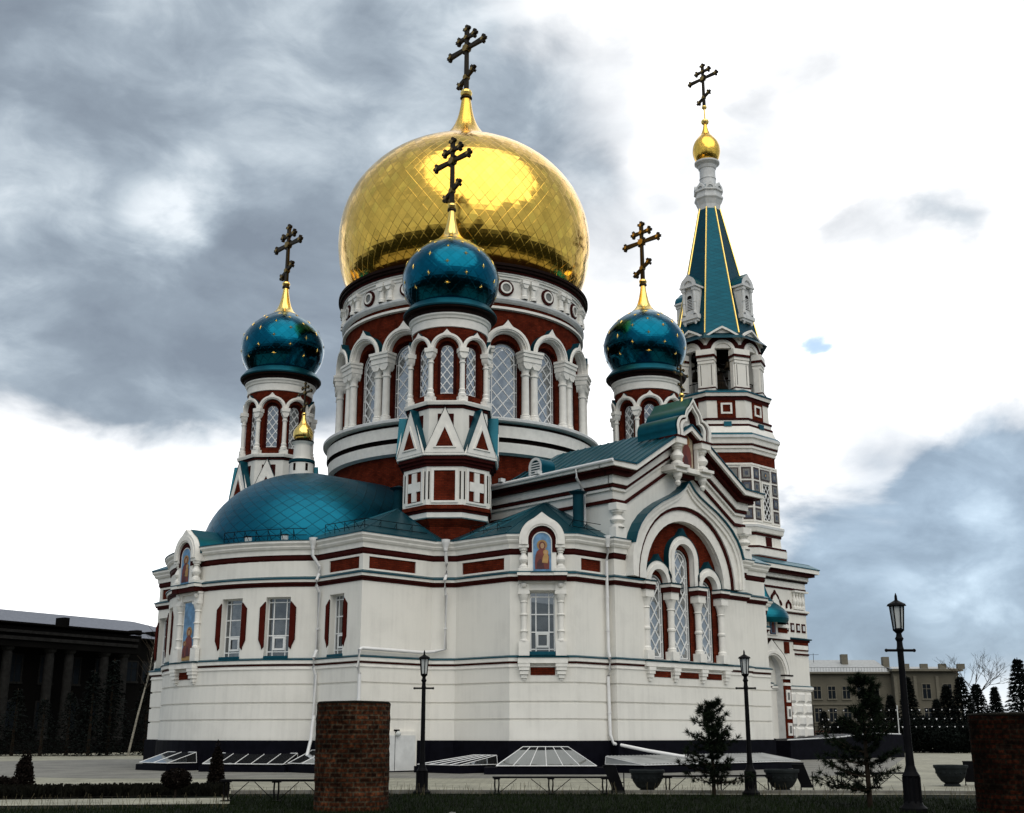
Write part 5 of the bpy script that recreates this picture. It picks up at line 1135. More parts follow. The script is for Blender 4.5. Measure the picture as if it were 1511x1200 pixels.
for i in range(4):
    for j in range(3):
        x0 = lx(-26.95) + j * 1.17 + (.3 if i % 2 else 0); z0 = 1.34 + i * .80; x1 = min(x0 + 1.12, 3.99)
        if x1 - x0 < .2: continue
        c = [fS(x0, z0, -.0), fS(x1, z0, 0), fS(x1, z0 + .76, 0), fS(x0, z0 + .76, 0), fS(x0 + .18, z0 + .16, -.14), fS(x1 - .18, z0 + .16, -.14), fS(x1 - .18, z0 + .6, -.14), fS(x0 + .18, z0 + .6, -.14)]
        d.add(c, [(4, 5, 6, 7), (0, 1, 5, 4), (1, 2, 6, 5), (2, 3, 7, 6), (3, 0, 4, 7)], 'white_trim')
d.build('wall_relief', base)
# arched porch standing before the tower
pf = plane((-24.75, 4.55, 0), (-1, 0, 0)); m = MB()
wall(m, pf, -2.1, 2.1, 1.1, 8.2, [hole(0, 1.3, 1.12, 5.75, 'arch', depth=.9, mat='grey_white')], 'white_plaster')
m.fbox(pf, -1.4, 1.4, 1.12, 7.2, .9, 1.0, 'tile_grey')
for s in (-1, 1):
    m.fbox(pf, s * 2.1 - .005, s * 2.1 + .005, 1.1, 8.2, 0, .6, 'white_plaster'); m.fbox(pf, s * 1.72 - .40, s * 1.72 + .40, 1.15, 5.3, -.10, .02, 'red_brick'); m.fbox(pf, s * 1.72 - .46, s * 1.72 + .46, 5.3, 5.5, -.26, .1, 'white_trim'); m.fbox(pf, s * 1.72 - .5, s * 1.72 + .5, 5.5, 5.6, -.3, .1, 'dark_brown')
    for i in range(3): z = 1.5 + i * 1.12; m.fbox(pf, s * 1.72 - .26, s * 1.72 + .26, z, z + .84, -.15, .0, 'white_trim'); m.fbox(pf, s * 1.72 - .12, s * 1.72 + .12, z + .16, z + .66, -.165, .0, 'tile_grey')
    m.fbox(pf, s * 1.72 - .42, s * 1.72 + .42, 4.86, 5.06, -.14, .0, 'white_trim')
    m.fbox(pf, s * 2.0 - .3, s * 2.0 + .3, 7.1, 7.9, -.07, .0, 'red_brick')
arch(m, pf, 0, 5.6, 1.3, 1.75, -.22, .1, 'white_trim', tip=.0); arch(m, pf, 0, 5.6, 1.42, 1.60, -.30, -.2, 'white_trim'); arch(m, pf, 0, 5.6, 1.75, 2.0, -.14, .1, 'dark_brown', tip=.5, tw=.5); arch(m, pf, 0, 5.6, 1.75, 1.9, -.18, .1, 'white_trim', tip=.45, tw=.5)
m.fbox(pf, -2.2, 2.2, 7.95, 8.05, -.1, .6, 'oxblood'); m.fbox(pf, -2.25, 2.25, 8.05, 8.25, -.2, .6, 'white_trim'); m.fbox(pf, -2.2, 2.2, 8.5, 8.85, -.05, .6, 'red_brick'); m.fbox(pf, -2.3, 2.3, 8.85, 9.05, -.25, .6, 'white_trim'); m.fbox(pf, -2.15, 2.15, 8.25, 8.5, -.02, .6, 'white_trim')
m.fbox(pf, -.62, .62, 8.25, 9.3, -.3, .6, 'white_trim'); arch(m, pf, 0, 9.3, .36, .68, -.34, .6, 'white_trim', tip=.3, tw=.5, fo='teal_roof')
m.fprism(pf, outline(hole(0, .36, 8.3, 9.35, 'arch')), -.31, -.1, 'oxblood'); m.fprism(pf, outline(hole(0, .28, 8.36, 9.32, 'arch')), -.33, -.1, 'sky_paint'); figure(m, pf, 0, 8.4, 9.5, .2, -.35)
m.lathe(smooth_profile([(1.55, 9.05), (1.7, 9.4), (1.55, 9.9), (1.1, 10.3), (.6, 10.7), (.25, 11.4), (.05, 12.2)], 3), 'teal_roof', 20, (-24.75, 4.2)); m.build('porch', base)

# --- downpipes, door lamp
def pipe(pts, name='downpipe', r=.075, hopper=True):
    m = MB(); m.tube(pts, r, 'pipe_white', 10)
    if hopper: x, y, z = pts[0]; m.lathe([(r * 1.2, z - .45), (r * 1.5, z - .3), (r * 2.6, z - .05), (r * 2.8, z + .08), (r * 2.2, z + .08)], 'pipe_white', 12, (x, y))
    for a, b in zip(pts, pts[1:]):
        if abs(a[2] - b[2]) > 2.0:
            z = min(a[2], b[2]) + .9
            while z < max(a[2], b[2]) - .5: k = (z - a[2]) / (b[2] - a[2]); m.lathe([(r * 1.28, z), (r * 1.28, z + .07)], 'pipe_white', 10, (a[0] + (b[0] - a[0]) * k, a[1] + (b[1] - a[1]) * k)); z += 1.5
    m.build(name, cath)
pipe([(14.95, 6.55, 10.35), (14.95, 6.55, 9.6), (14.68, 6.75, 9.1), (14.68, 6.75, 8.75), (14.85, 6.8, 8.45), (14.85, 6.8, 8.2), (14.68, 6.8, 7.9), (14.68, 6.8, 5.3), (14.85, 6.85, 4.95), (14.85, 6.85, 4.5), (14.73, 6.85, 4.2), (14.75, 6.9, 2.4), (14.85, 6.95, 1.9), (14.9, 6.98, 1.4), (15.3, 7.2, .4)])
pipe([(10.35, 10.65, 10.30), (10.35, 10.65, 9.8), (10.2, 10.55, 9.3), (10.2, 10.55, 8.75), (10.35, 10.62, 8.5), (10.3, 10.6, 8.1), (10.2, 10.55, 7.8), (10.2, 10.55, 5.35), (10.5, 10.15, 5.25), (11.2, 10.12, 5.18), (14.62, 10.12, 5.22), (14.8, 10.2, 5.15), (14.85, 10.2, 4.4), (14.7, 10.12, 4.1), (14.7, 10.12, .6)])
pipe([(5.5, 16.45, 10.35), (5.5, 16.45, 9.7), (5.42, 16.28, 9.3), (5.42, 16.28, 5.2), (5.42, 16.35, 4.95), (5.42, 16.35, 4.4), (5.42, 16.24, 4.1), (5.42, 16.28, 1.6), (5.35, 16.4, 1.2), (4.2, 17.4, .9), (3.0, 18.6, .62)])
pipe([(6.1, 15.1, 13.7), (6.1, 15.1, 13.3), (5.5, 14.9, 12.9), (5.28, 14.85, 12.6), (5.28, 14.85, 10.9)], hopper=False, r=.06)
m = MB(); fd = plane((12.9, 9.9, 0), (-1, 0, 0)); m.fbox(fd, -1.0, 1.5, -.1, 1.72, -.20, .1, 'white_plaster'); m.fbox(fd, -.9, 1.4, .06, 1.55, -.225, .05, 'grey_white'); m.fbox(fd, .24, .26, .06, 1.55, -.235, .0, 'iron'); m.fbox(fd, -1.02, 1.52, -.1, .05, -.24, .1, 'black_granite'); m.build('basement_door', cath)
m = MB(); p = fd(.35, 1.62, -.32); m.ball(p, .12, 'lamp_glass', 12); m.fbox(fd, .27, .43, 1.64, 1.8, -.3, -.1, 'iron'); m.build('wall_lamp', cath)

# ------------------------------------------------------------------ skylights and the entrance terrace round the foot of the cathedral
def skylight(p, q, out, hw, hf, n, label, hip=(0., 0.), sheet_roof=False, base_ext=.12):
    t = Vector((q[0] - p[0], q[1] - p[1], 0)); L_ = t.length; f = plane((*p, 0), t)
    rr = .017
    r = empty('skylight' if not sheet_roof else 'basement_cover', f(L_ / 2, 0, -out / 2)); tag(r, label, 'skylight' if not sheet_roof else 'cover', 'covers over the basement windows')
    inv = Vector(r.location)
    g = lambda x, z, d=0.: tuple(Vector(f(x, z, d)) - inv)
    m = MB(); m.fbox(g, -base_ext, L_ + base_ext, -.1, hf - .07, -out - .1, 0, 'black_granite'); m.build('base', r)
    A, B, C, Dd = (0, hf, -out), (L_, hf, -out), (L_ - hip[1], hw, -.05), (hip[0], hw, -.05)
    m = MB(); at = lambda u, v: tuple(Vector(g(*A)) * (1 - u) * (1 - v) + Vector(g(*B)) * u * (1 - v) + Vector(g(*C)) * u * v + Vector(g(*Dd)) * (1 - u) * v)
    fr = 'pipe_white'
    m.tube([g(*A), g(*B)], rr * 1.3, fr, 6); m.tube([g(*Dd), g(*C)], rr, fr, 6)
    for i in range(n + 1): m.tube([at(i / n, 0), at(i / n, 1)], rr, fr, 6)
    for i in (0, 1):
        e = g(L_ * i, hf, 0); m.tube([g(*((A, B)[i])), e], rr, fr, 6); m.tube([e, g(*((Dd, C)[i]))], rr, fr, 6)
    m.build('frame', r)
    m = MB()
    if sheet_roof:
        k = int(L_ / .12); vs = []
        for i in range(k + 1):
            for v in (0, 1): a = Vector(at(i / k, v)); vs.append(tuple(a + Vector((0, 0, .02 + (.03 if i % 2 else 0)))))
        m.add(vs, [(2 * i, 2 * i + 2, 2 * i + 3, 2 * i + 1) for i in range(k)], 'sheet_zinc'); m.add([at(0, 0), at(0, 1), g(0, hf, 0)], [(0, 1, 2)], 'sheet_zinc'); m.add([at(1, 0), at(1, 1), g(L_, hf, 0)], [(2, 1, 0)], 'sheet_zinc'); m.build('corrugated_sheet', r)
    else:
        m.add([at(0, 0), at(1, 0), at(1, 1), at(0, 1)], [(0, 1, 2, 3)], 'skylight_glass')
        m.add([at(0, 0), at(0, 1), g(0, hf, 0)], [(0, 1, 2)], 'skylight_glass'); m.add([at(1, 0), at(1, 1), g(L_, hf, 0)], [(2, 1, 0)], 'skylight_glass'); m.build('glazing', r)
    return r
ap = lambda deg, r=AR + .14: (AC[0] + r * cos(R(deg)), AC[1] + r * sin(R(deg)))
skylight(ap(-6), ap(10), 1.5, .80, .34, 2, 'small glazed wedge with white frame at the left end of the apse foot')
skylight(ap(19), ap(44), 1.5, .78, .34, 5, 'long sloping skylight with white bars in front of the two apse windows')
skylight((14.7, 6.9), (14.7, 9.0), 1.3, .92, .38, 2, 'sloping skylight half hidden behind the round brick pillar')
skylight((9.78, 10.9), (9.66, 13.5), 2.3, .72, .34, 4, 'low glazed wedge left of the hipped skylight, below the brick cross panels', hip=(1.2, 0))
skylight((9.95, 13.8), (7.0, 16.7), 2.2, 1.08, .34, 6, 'hipped glass skylight with white frame below the painted icon bay', hip=(1.1, 1.1), base_ext=.5)
skylight((6.2, 16.64), (-5.6, 16.64), 2.2, .66, .34, 9, 'long corrugated grey cover with white edge below the great arched windows', sheet_roof=True)
tr_ = empty('entrance_terrace', (-26, 6, 0)); tag(tr_, 'black granite terrace with slanting parapet before the bell tower porch', 'terrace')
m = MB(); m.fprism(plane((0, 2.2, 0), (-1, 0, 0), (0, 1, 0)), [(-5, -.1), (9.5, -.1), (9.5, 1.55), (5.5, 1.62), (1, 1.35), (-5, 1.2)], 0, 3.6, 'black_granite'); m.build('parapet', tr_)
m = MB(); m.tube([(5, 2.0, 1.24), (-1, 2.0, 1.39), (-5.5, 2.0, 1.66), (-9.5, 2.0, 1.6)], .05, 'grey_white', 6); m.build('coping', tr_)

# ------------------------------------------------------------------ street furniture
def lamp(loc, H, label):
    r = empty('street_lamp', loc); tag(r, label, 'street lamp', 'street lamps on the grass edge'); k = H / 4.1
    m = MB(); m.lathe([(.26, 0), (.26, .07), (.20, .12), (.15, .2), (.15, .62), (.17, .66), (.12, .74), (.085, .85), (.07, 1.2), (.06, 3.0), (.075, 3.05), (.06, 3.1), (.055, 3.2), (.085, 3.26), (.06, 3.3), (.05, 3.36), (.11, 3.42)], 'iron', 12, smooth=True)
    for i in range(8): a = 2 * PI * i / 8; m.box(.15 * cos(a) - .02, .15 * cos(a) + .02, .15 * sin(a) - .02, .15 * sin(a) + .02, .1, .64, 'iron')
    m.build('pole', r).scale = (k, k, k)
    m = MB(); t = Vector((-sin(TH), cos(TH), 0)); m.tube([t * -.27 + Vector((0, 0, 3.03)), t * .27 + Vector((0, 0, 3.03))], .026, 'iron', 8); m.ball(tuple(t * .28 + Vector((0, 0, 3.03))), .035, 'iron', 8); m.ball(tuple(t * -.28 + Vector((0, 0, 3.03))), .035, 'iron', 8); m.build('ladder_bar', r).scale = (k, k, k)
    m = MB(); n = 6
    for i in range(n):
        a, b = 2 * PI * i / n, 2 * PI * (i + 1) / n
        m.tube([(.095 * cos(a), .095 * sin(a), 3.42), (.135 * cos(a), .135 * sin(a), 3.9)], .014, 'iron', 5)
        m.tube([(.135 * cos(a), .135 * sin(a), 3.9), (.135 * cos(b), .135 * sin(b), 3.9)], .014, 'iron', 5)
    m.lathe([(.19, 3.9), (.17, 3.94), (.06, 4.0), (.03, 4.02), (.025, 4.1), (.005, 4.16)], 'iron', n, smooth=False); m.lathe([(.01, 3.9), (.19, 3.9)], 'iron', n); m.lathe([(.11, 3.42), (.11, 3.45), (.01, 3.45)], 'iron', n)
    m.build('lantern', r).scale = (k, k, k)
    m = MB(); m.lathe([(.085, 3.46), (.122, 3.89)], 'lamp_glass', n, smooth=False); m.build('lamp_glass', r).scale = (k, k, k)
lamp(ground(624, 34.5), 3.86, 'black street lamp with a glass lantern just right of the round brick pillar')
lamp(ground(1104, 34.6), 3.84, 'black street lamp standing beside the bushy young pine')
lamp(ground(1339, 28.0), 4.58, 'tallest looking black street lamp, right of the sparse pine and before the pale building')

def bench(p, q, label, n=3, hgt=.47, plank=False):
    p, q = Vector(p), Vector(q); c = (p + q) / 2; t = (q - p); L_ = t.length; rz = math.atan2(t.y, t.x)
    r = empty('bench', c, rz); tag(r, label, 'bench', 'long iron benches along the lawn'); h = L_ / 2
    m = MB()
    w = .42 if plank else .30
    for i in range(3 if not plank else 4): y0 = -w / 2 + i * w / (3 if not plank else 4); m.box(-h, h, y0, y0 + w / (3 if not plank else 4) - .015, hgt - .045, hgt, 'iron')
    m.build('seat', r)
    xs = [-h + .12 + (L_ - .24) * i / (n - 1) for i in range(n)]
    for x in xs:
        m = MB()
        for s in (-1, 1): m.tube([(x + s * .06, 0, 0), (x + s * .045, 0, .12), (x + s * .06, 0, .24), (x + s * .05, 0, hgt - .04)], .022, 'iron', 6)
        m.box(x - .10, x + .10, -.16, .16, 0, .03, 'iron'); m.box(x - .09, x + .09, -.14, .14, hgt - .075, hgt - .046, 'iron'); m.build('leg', r)
    m = MB()
    for a, b in zip(xs, xs[1:]):
        mid = (a + b) / 2
        m.tube([(a + .08, 0, .05), (a + .55, 0, hgt - .06)], .010, 'iron', 4); m.tube([(b - .08, 0, .05), (b - .55, 0, hgt - .06)], .010, 'iron', 4)
    m.build('brace', r)
bench(ground(332, 31.6), ground(492, 31.0), 'dark iron bench running behind the left side of the round brick pillar', 3, .52, True)
bench(ground(727, 34.3), ground(897, 34.5), 'long iron bench in front of the hipped glass skylight')
bench(ground(977, 35.5), ground(1138, 36.6), 'long iron bench behind the bushy young pine')
bench(ground(1228, 39.5), ground(1345, 40.0), 'long iron bench behind the sparse pine')
bench(ground(1434, 41.3), ground(1560, 42), 'iron bench mostly hidden behind the right brick pillar')
def planter(p, label, s=1.):
    r = empty('planter', p); tag(r, label, 'planter', 'round concrete planters'); m = MB()
    m.lathe([(.24 * s, 0), (.24 * s, .05 * s), (.2 * s, .08 * s), (.30 * s, .14 * s), (.41 * s, .30 * s), (.455 * s, .46 * s), (.47 * s, .52 * s), (.50 * s, .53 * s), (.51 * s, .6 * s), (.49 * s, .62 * s), (.44 * s, .62 * s), (.42 * s, .54 * s)], 'planter_stone', 28)
    for k in range(16):
        f = facing(2 * PI * k / 16, .435 * s); m.fprism(f, [(-.05, .40 * s), (0, .36 * s), (.05, .40 * s), (0, .44 * s)], -.02, .05, 'planter_stone')
    m.build('bowl', r); m = MB(); m.lathe([(.43 * s, .55 * s), (.2 * s, .58 * s), (.01, .57 * s)], 'soil', 20); m.build('soil', r)
plain('planter_stone', (.014, .017, .018), .8, noise=.3, scale=6, bump=.3)
planter(ground(953, 35.8), 'round concrete planter beside the first tilted bin, left of the bushy pine'); planter(ground(1150, 36.8), 'round concrete planter between the middle bench and a tilted bin'); planter(ground(1398, 42.0), 'round concrete planter next to the right brick pillar', 1.05)
def bin_(p, label, lean=.22):
    rz = math.atan2(CAM.y - p.y, CAM.x - p.x) + PI / 2; r = empty('litter_bin', p, rz); tag(r, label, 'litter bin', 'black litter bins'); m = MB()
    for s in (-1, 1): m.tube([(s * .17, 0, 0), (s * .17, 0, .55)], .016, 'iron', 6); m.box(s * .17 - .03, s * .17 + .03, -.14, .14, 0, .02, 'iron')
    m.tube([(-.17, 0, .3), (.17, 0, .3)], .014, 'iron', 6); m.build('frame', r)
    m = MB(); k = lean; z0, z1 = .1, .74
    c = [(-.15 + 0, -.13, z0), (.17, -.13, z0), (.17, .13, z0), (-.15, .13, z0), (-.19 - k, -.15, z1), (.16 - k, -.15, z1), (.16 - k, .15, z1), (-.19 - k, .15, z1)]
    m.add(c, [(3, 2, 1, 0), (0, 1, 5, 4), (1, 2, 6, 5), (2, 3, 7, 6), (3, 0, 4, 7)], 'iron'); i = [Vector(p_) * .93 + Vector((0, 0, .06)) for p_ in c]
    m.add(i, [(0, 1, 2, 3), (4, 5, 1, 0), (5, 6, 2, 1), (6, 7, 3, 2), (7, 4, 0, 3)], 'iron'); m.tube([c[4], c[5], c[6], c[7], c[4]], .014, 'iron', 5); m.build('bucket', r)
bin_(ground(910, 34.8), 'black litter bin tilted to the left beside the front planter'); bin_(ground(1186, 37.2), 'black litter bin tilted to the left beside the middle planter'); bin_(ground(1426, 43), 'upright black litter bin by the right planter', .02)
def pillar(p, rad, H, label, mat='dark_brick'):
    r = empty('brick_pillar', p); tag(r, label, 'brick pillar', 'round brick pillars'); m = MB(); rg = random.Random(int(H * 100)); nz = int(H / .10)
    m.lathe([(rad + rg.gauss(0, .006), -.1 + (H + .08) * i / nz) for i in range(nz + 1)], mat, 96, uvr=rad)
    k = [rg.gauss(0, .008) for _ in range(96)]
    for i, (x, y, z) in enumerate(m.v): l = math.hypot(x, y); q = 1 + (k[int(math.degrees(math.atan2(y, x)) / 3.75) % 96] * .6 + .010 * math.sin(z * 2.1 + 3 * math.atan2(y, x))) / l; m.v[i] = (x * q, y * q, z)
    m.build('shaft', r)
    m = MB(); m.lathe([(rad * .99, H - .03), (rad * 1.0, H), (rad * .96, H + .03), (.01, H + .06)], 'soil', 48); m.build('top_slab', r)
pillar(ground(521, 27.6), .815, 2.27, 'round dark brick pillar standing on the lawn before the cathedral'); pillar(ground(1500, 28.4), .95, 2.0, 'very dark brick pillar cut off by the right edge of the photograph', 'blackish_brick')

# ------------------------------------------------------------------ plants
plain('needles', (.005, .009, .005), .8, noise=.5, scale=5); plain('needles_light', (.010, .016, .008), .8, noise=.4, scale=5); plain('bark', (.03, .022, .016), .9, noise=.4); plain('birch_bark', (.30, .28, .23), .8, noise=.4, scale=6)
plain('thuja_leaf', (.007, .005, .004), .85, noise=.6, scale=7); plain('bare_twig', (.05, .04, .03), .9, noise=.3); plain('far_needles', (.005, .007, .006), .9, noise=.4, scale=2)
plain('grass_blade', (.008, .014, .004), .8, noise=.6, scale=1.5); plain('dry_stalk', (.10, .085, .05), .9, noise=.3); plain('low_leaf', (.006, .006, .004), .9, noise=.5, scale=4)
def tuft(mb, c, d, n, l, w, mat, rg):
    d = Vector(d).normalized()
    for _ in range(n):
        v = (d * rg.uniform(.3, 1.1) + Vector((rg.gauss(0, .55), rg.gauss(0, .55), rg.gauss(0, .55)))).normalized() * l * rg.uniform(.7, 1.2)
        s = v.cross(Vector((rg.gauss(0, 1), rg.gauss(0, 1), rg.gauss(0, 1)))).normalized() * w
        c_ = Vector(c); mb.add([c_ - s, c_ + s, c_ + v], [(0, 1, 2)], mat)
def pine(p, H, spread, label, seed, nw=9, dens=1., gap=0.):
    rg = random.Random(seed); r = empty('young_pine', p); tag(r, label, 'pine', 'young pines on the lawn'); m = MB()
    m.tube([(0, 0, -.05), (.01, .0, H * .4), (-.01, .02, H * .8), (0, 0, H * .97)], .05, 'bark', 8, [.06 * H / 2.7, .045 * H / 2.7, .02, .008]); br_ = []
    for i in range(nw):
        z = H * (.12 + .8 * (i / (nw - 1)) ** .95)
        if gap and rg.random() < gap: continue
        L0 = spread * (1 - (z / H)) ** .9 * 1.15 + .12
        for k in range(rg.randint(5, 7)):
            a = rg.uniform(0, 2 * PI); l = L0 * rg.uniform(.65, 1.15); up = .25 + .45 * (z / H)
            e = Vector((cos(a) * l, sin(a) * l, z + l * up * rg.uniform(.6, 1.2))); s = Vector((0, 0, z)); mid = s.lerp(e, .55) - Vector((0, 0, .06 * l))
            m.tube([s, mid, e], .01, 'bark', 4, [.016, .011, .006]); br_.append((s, mid, e, l))
    m.build('trunk', r); f = MB()
    for s, mid, e, l in br_:
        for k in range(int(9 * dens)):
            t = .12 + .88 * k / (9 * dens); c = s.lerp(mid, t * 2) if t < .5 else mid.lerp(e, t * 2 - 1)
            c = c + Vector((rg.gauss(0, .04), rg.gauss(0, .04), rg.gauss(0, .04))); tuft(f, c, (e - s), 24, .125, .009, 'needles' if rg.random() < .7 else 'needles_light', rg)
        tuft(f, e, (e - mid), 34, .18, .010, 'needles_light', rg)
    tuft(f, (0, 0, H * .93), (0, 0, 1), 60, .2, .008, 'needles', rg); f.build('crown', r)
pine(ground(1050, 34.2), 2.5, .80, 'bushy young pine left of the middle street lamp', 4, 11, 1.35); pine(ground(1276, 29.5), 2.95, .95, 'taller sparse young pine with gaps between its branches, left of the tallest lamp', 13, 10, 1.4, .12)
def leafmass(mb, c, rad, n, size, mat, rg, shape='ellipsoid'):
    for _ in range(n):
        while True:
            x, y, z = rg.uniform(-1, 1), rg.uniform(-1, 1), rg.uniform(-1, 1)
            if shape == 'cone':
                if math.hypot(x, y) <= (1 - (z + 1) / 2) ** .7 + .06: break
            elif .35 < x * x + y * y + z * z <= 1: break
        p = Vector((c[0] + x * rad[0], c[1] + y * rad[1], c[2] + z * rad[2])); a = Vector((rg.gauss(0, 1), rg.gauss(0, 1), rg.gauss(0, 1))).normalized() * size * rg.uniform(.6, 1.3); b = a.cross(Vector((rg.gauss(0, 1), rg.gauss(0, 1), rg.gauss(0, 1)))).normalized() * size * .5
        mb.add([p - a - b * .2, p + b, p + a, p - b], [(0, 1, 2, 3)], mat)
def shrub(name, p, w, H, label, cat, seed, shape, stem=.15, n=1800, size=.05, group=None, mat='thuja_leaf'):
    rg = random.Random(seed); r = empty(name, p); tag(r, label, cat, group); m = MB(); m.tube([(0, 0, -.05), (0, 0, stem + .3)], .03, 'bark', 6); m.build('stem', r)
    m = MB(); leafmass(m, (0, 0, stem + (H - stem) / 2), (w / 2, w / 2, (H - stem) / 2), n, size, mat, rg, shape)
    for _ in range(7): a = rg.uniform(0, 2 * PI); zz = rg.uniform(.2, .7); k = (1 - zz) if shape == 'cone' else .8; leafmass(m, (cos(a) * w * .32 * k, sin(a) * w * .32 * k, stem + (H - stem) * zz), (w * .2, w * .2, (H - stem) * .16), n // 14, size, mat, rg)
    m.build('crown', r)
shrub('thuja', ground(42, 39.5), .72, 1.22, 'dark conical thuja at the far left', 'thuja', 1, 'cone', .02); shrub('thuja', ground(323, 38.5), .58, 1.42, 'slim dark thuja left of the iron bench', 'thuja', 2, 'cone', .02)
shrub('round_bush', ground(265, 33.6), .80, .74, 'small round bush on a short stem between the two thujas', 'bush', 3, 'ell', .22, 1500, .045); shrub('low_bush', ground(14, 39), .9, .42, 'low spreading bush at the foot of the far left thuja', 'bush', 5, 'ell', .02, 900, .05)
rg = random.Random(31); m = MB()
for _ in range(9000):
    p = ground(rg.uniform(-160, 340), rg.uniform(34.6, 37.2)); h = rg.uniform(.05, .28); a = rg.uniform(0, PI); w = rg.uniform(.02, .05)
    t = Vector((cos(a) * w, sin(a) * w, 0)); q = p + Vector((rg.gauss(0, .05), rg.gauss(0, .05), h)); m.add([p - t, p + t, q + t * .7, q - t * .7], [(0, 1, 2, 3)], 'low_leaf')
o = m.build('low_planting'); tag(o, 'low dark planting bed edging the pavers on the left', 'planting', kind='stuff')
sheet('planting_bed', edge([-160, 60, 200, 340], [34.4, 34.3, 34.3, 34.6]) + edge([340, 200, 60, -160], [37, 37.2, 37.3, 37.5]), .012, 'soil')
m = MB()
for i in range(52000):
    d = 22.5 + 13.0 * rg.random() ** 1.2; x = rg.uniform(-60, 1580)
    if x < 345 and 29.8 < d < 35: continue
    if d > 30 and x > 340 and d > 34.6 - .002 * abs(x - 800): continue
    p = ground(x, d); h = rg.uniform(.03, .12) * (1.5 if rg.random() < .1 else 1); w = .006 + .004 * rg.random()
    a = rg.uniform(0, PI); t = Vector((cos(a) * w, sin(a) * w, 0)); m.add([p - t, p + t, p + Vector((rg.gauss(0, .03), rg.gauss(0, .03), h))], [(0, 1, 2)], 'grass_blade')
o = m.build('grass'); tag(o, 'dark short grass of the lawn in the foreground', 'grass', kind='stuff')
m = MB()
for i in range(520):
    x = rg.uniform(-20, 1511); d = (34.5 if x > 345 else 29.6) - abs(rg.gauss(0, .5)); p = ground(x, d); h = rg.uniform(.12, .34)
    e = p + Vector((rg.gauss(0, .06), rg.gauss(0, .06), h)); m.tube([p, p.lerp(e, .5) + Vector((rg.gauss(0, .01), 0, 0)), e], .004, 'dry_stalk', 3)
o = m.build('dry_weeds'); tag(o, 'thin dry weed stalks along the lawn edge', 'weeds', kind='stuff')
m = MB(); rgs = random.Random(8); P = ground(668, 24.9); vs = []
for i in range(12): a = 2 * PI * i / 12; vs.append((.16 * cos(a) * rgs.uniform(.7, 1.2), .10 * sin(a) * rgs.uniform(.7, 1.2), -.02))
for i in range(12): vs.append((vs[i][0] * .6, vs[i][1] * .6, rgs.uniform(.06, .12)))
m.add(vs, [(i, (i + 1) % 12, 12 + (i + 1) % 12, 12 + i) for i in range(12)] + [tuple(range(12, 24))], 'tile_grey'); o = m.build('stone', None, P); tag(o, 'pale broken stone lying in the grass right of the brick pillar', 'stone')

dull(['planter_stone'], .1)
dull(['turf', 'soil', 'needles', 'needles_light', 'bark', 'thuja_leaf', 'far_needles', 'grass_blade', 'low_leaf', 'dry_stalk', 'bare_twig'], .05)
# far trees
def spruce(p, H, w, label, seed, group='spruces before the right hand building', n=5600, name='spruce'):
    rg = random.Random(seed); r = empty(name, p); tag(r, label, 'spruce', group); m = MB(); m.tube([(0, 0, -.2), (0, 0, H * .97)], .1, 'bark', 6, [.16, .03]); m.build('trunk', r); m = MB(); L_ = 22
    for i in range(L_):
        z = H * (.06 + .92 * i / L_); rad = w / 2 * (1 - z / H) ** .9 + .08
        for k in range(n // L_):
            a = rg.uniform(0, 2 * PI); q = rad * rg.uniform(.25, 1.12) ** .8; c = Vector((cos(a) * q, sin(a) * q, z - q * .28 + rg.gauss(0, .08))); d = Vector((cos(a), sin(a), -.35 + rg.gauss(0, .25))).normalized() * (.16 * H / 5) * rg.uniform(.7, 1.4)
            s = Vector((-sin(a), cos(a), rg.gauss(0, .3))) * .075 * H / 5; m.add([c - s, c + s, c + d], [(0, 1, 2)], 'far_needles')
    m.build('crown', r)
sp_ = [(1345, 128, 8.3, 3.4, 'spruce in front of the right end of the pale building'), (1318, 122, 6.0, 3.0, 'low spruce just left of the tallest street lamp'), (1402, 126, 7.2, 3.6, 'broad spruce at the right corner of the pale building'), (1424, 124, 8.0, 4.0, 'dense spruce right of the building corner'), (1447, 128, 7.4, 4.4, 'dense spruce below the bare tree'), (1474, 132, 7.2, 2.8, 'slim lone spruce with sky on both sides'), (1513, 120, 9.6, 4.6, 'tall spruce cut by the right edge'), (1218, 128, 4.4, 3.2, 'low spruce beside the bell tower base'), (1386, 118, 5.4, 3.0, 'small spruce between the lamp and the building corner'), (1296, 118, 6.4, 3.4, 'spruce behind the sparse pine')]
for i, (x, d, H, w, lb) in enumerate(sp_): spruce(ground(x, d), H * .9, w, lb, 40 + i)
def bush_row(specs, label, group):
    for i, (x, d, w, H) in enumerate(specs):
        rg = random.Random(90 + i); r = empty('dark_bush', ground(x, d)); tag(r, label, 'bush', group); m = MB(); m.tube([(0, 0, -.1), (0, 0, H * .5)], .08, 'bark', 5); m.build('stem', r); m = MB()
        leafmass(m, (0, 0, H * .48), (w / 2, w / 2, H * .5), 1500, .16, 'far_needles', rg)
        for _ in range(8): a = rg.uniform(0, 2 * PI); leafmass(m, (cos(a) * w * .3, sin(a) * w * .3, H * rg.uniform(.4, .9)), (w * .22, w * .22, H * .16), 160, .14, 'far_needles', rg)
        m.build('crown', r)
bush_row([(1244 + 22 * i, 117 + rnd.uniform(-3, 3), 2.6 + rnd.uniform(-.3, .6), 2.2 + rnd.uniform(0, .9)) for i in range(11)], 'dark dense bush in the row across the far side of the plaza', 'dark bushes behind the plaza')
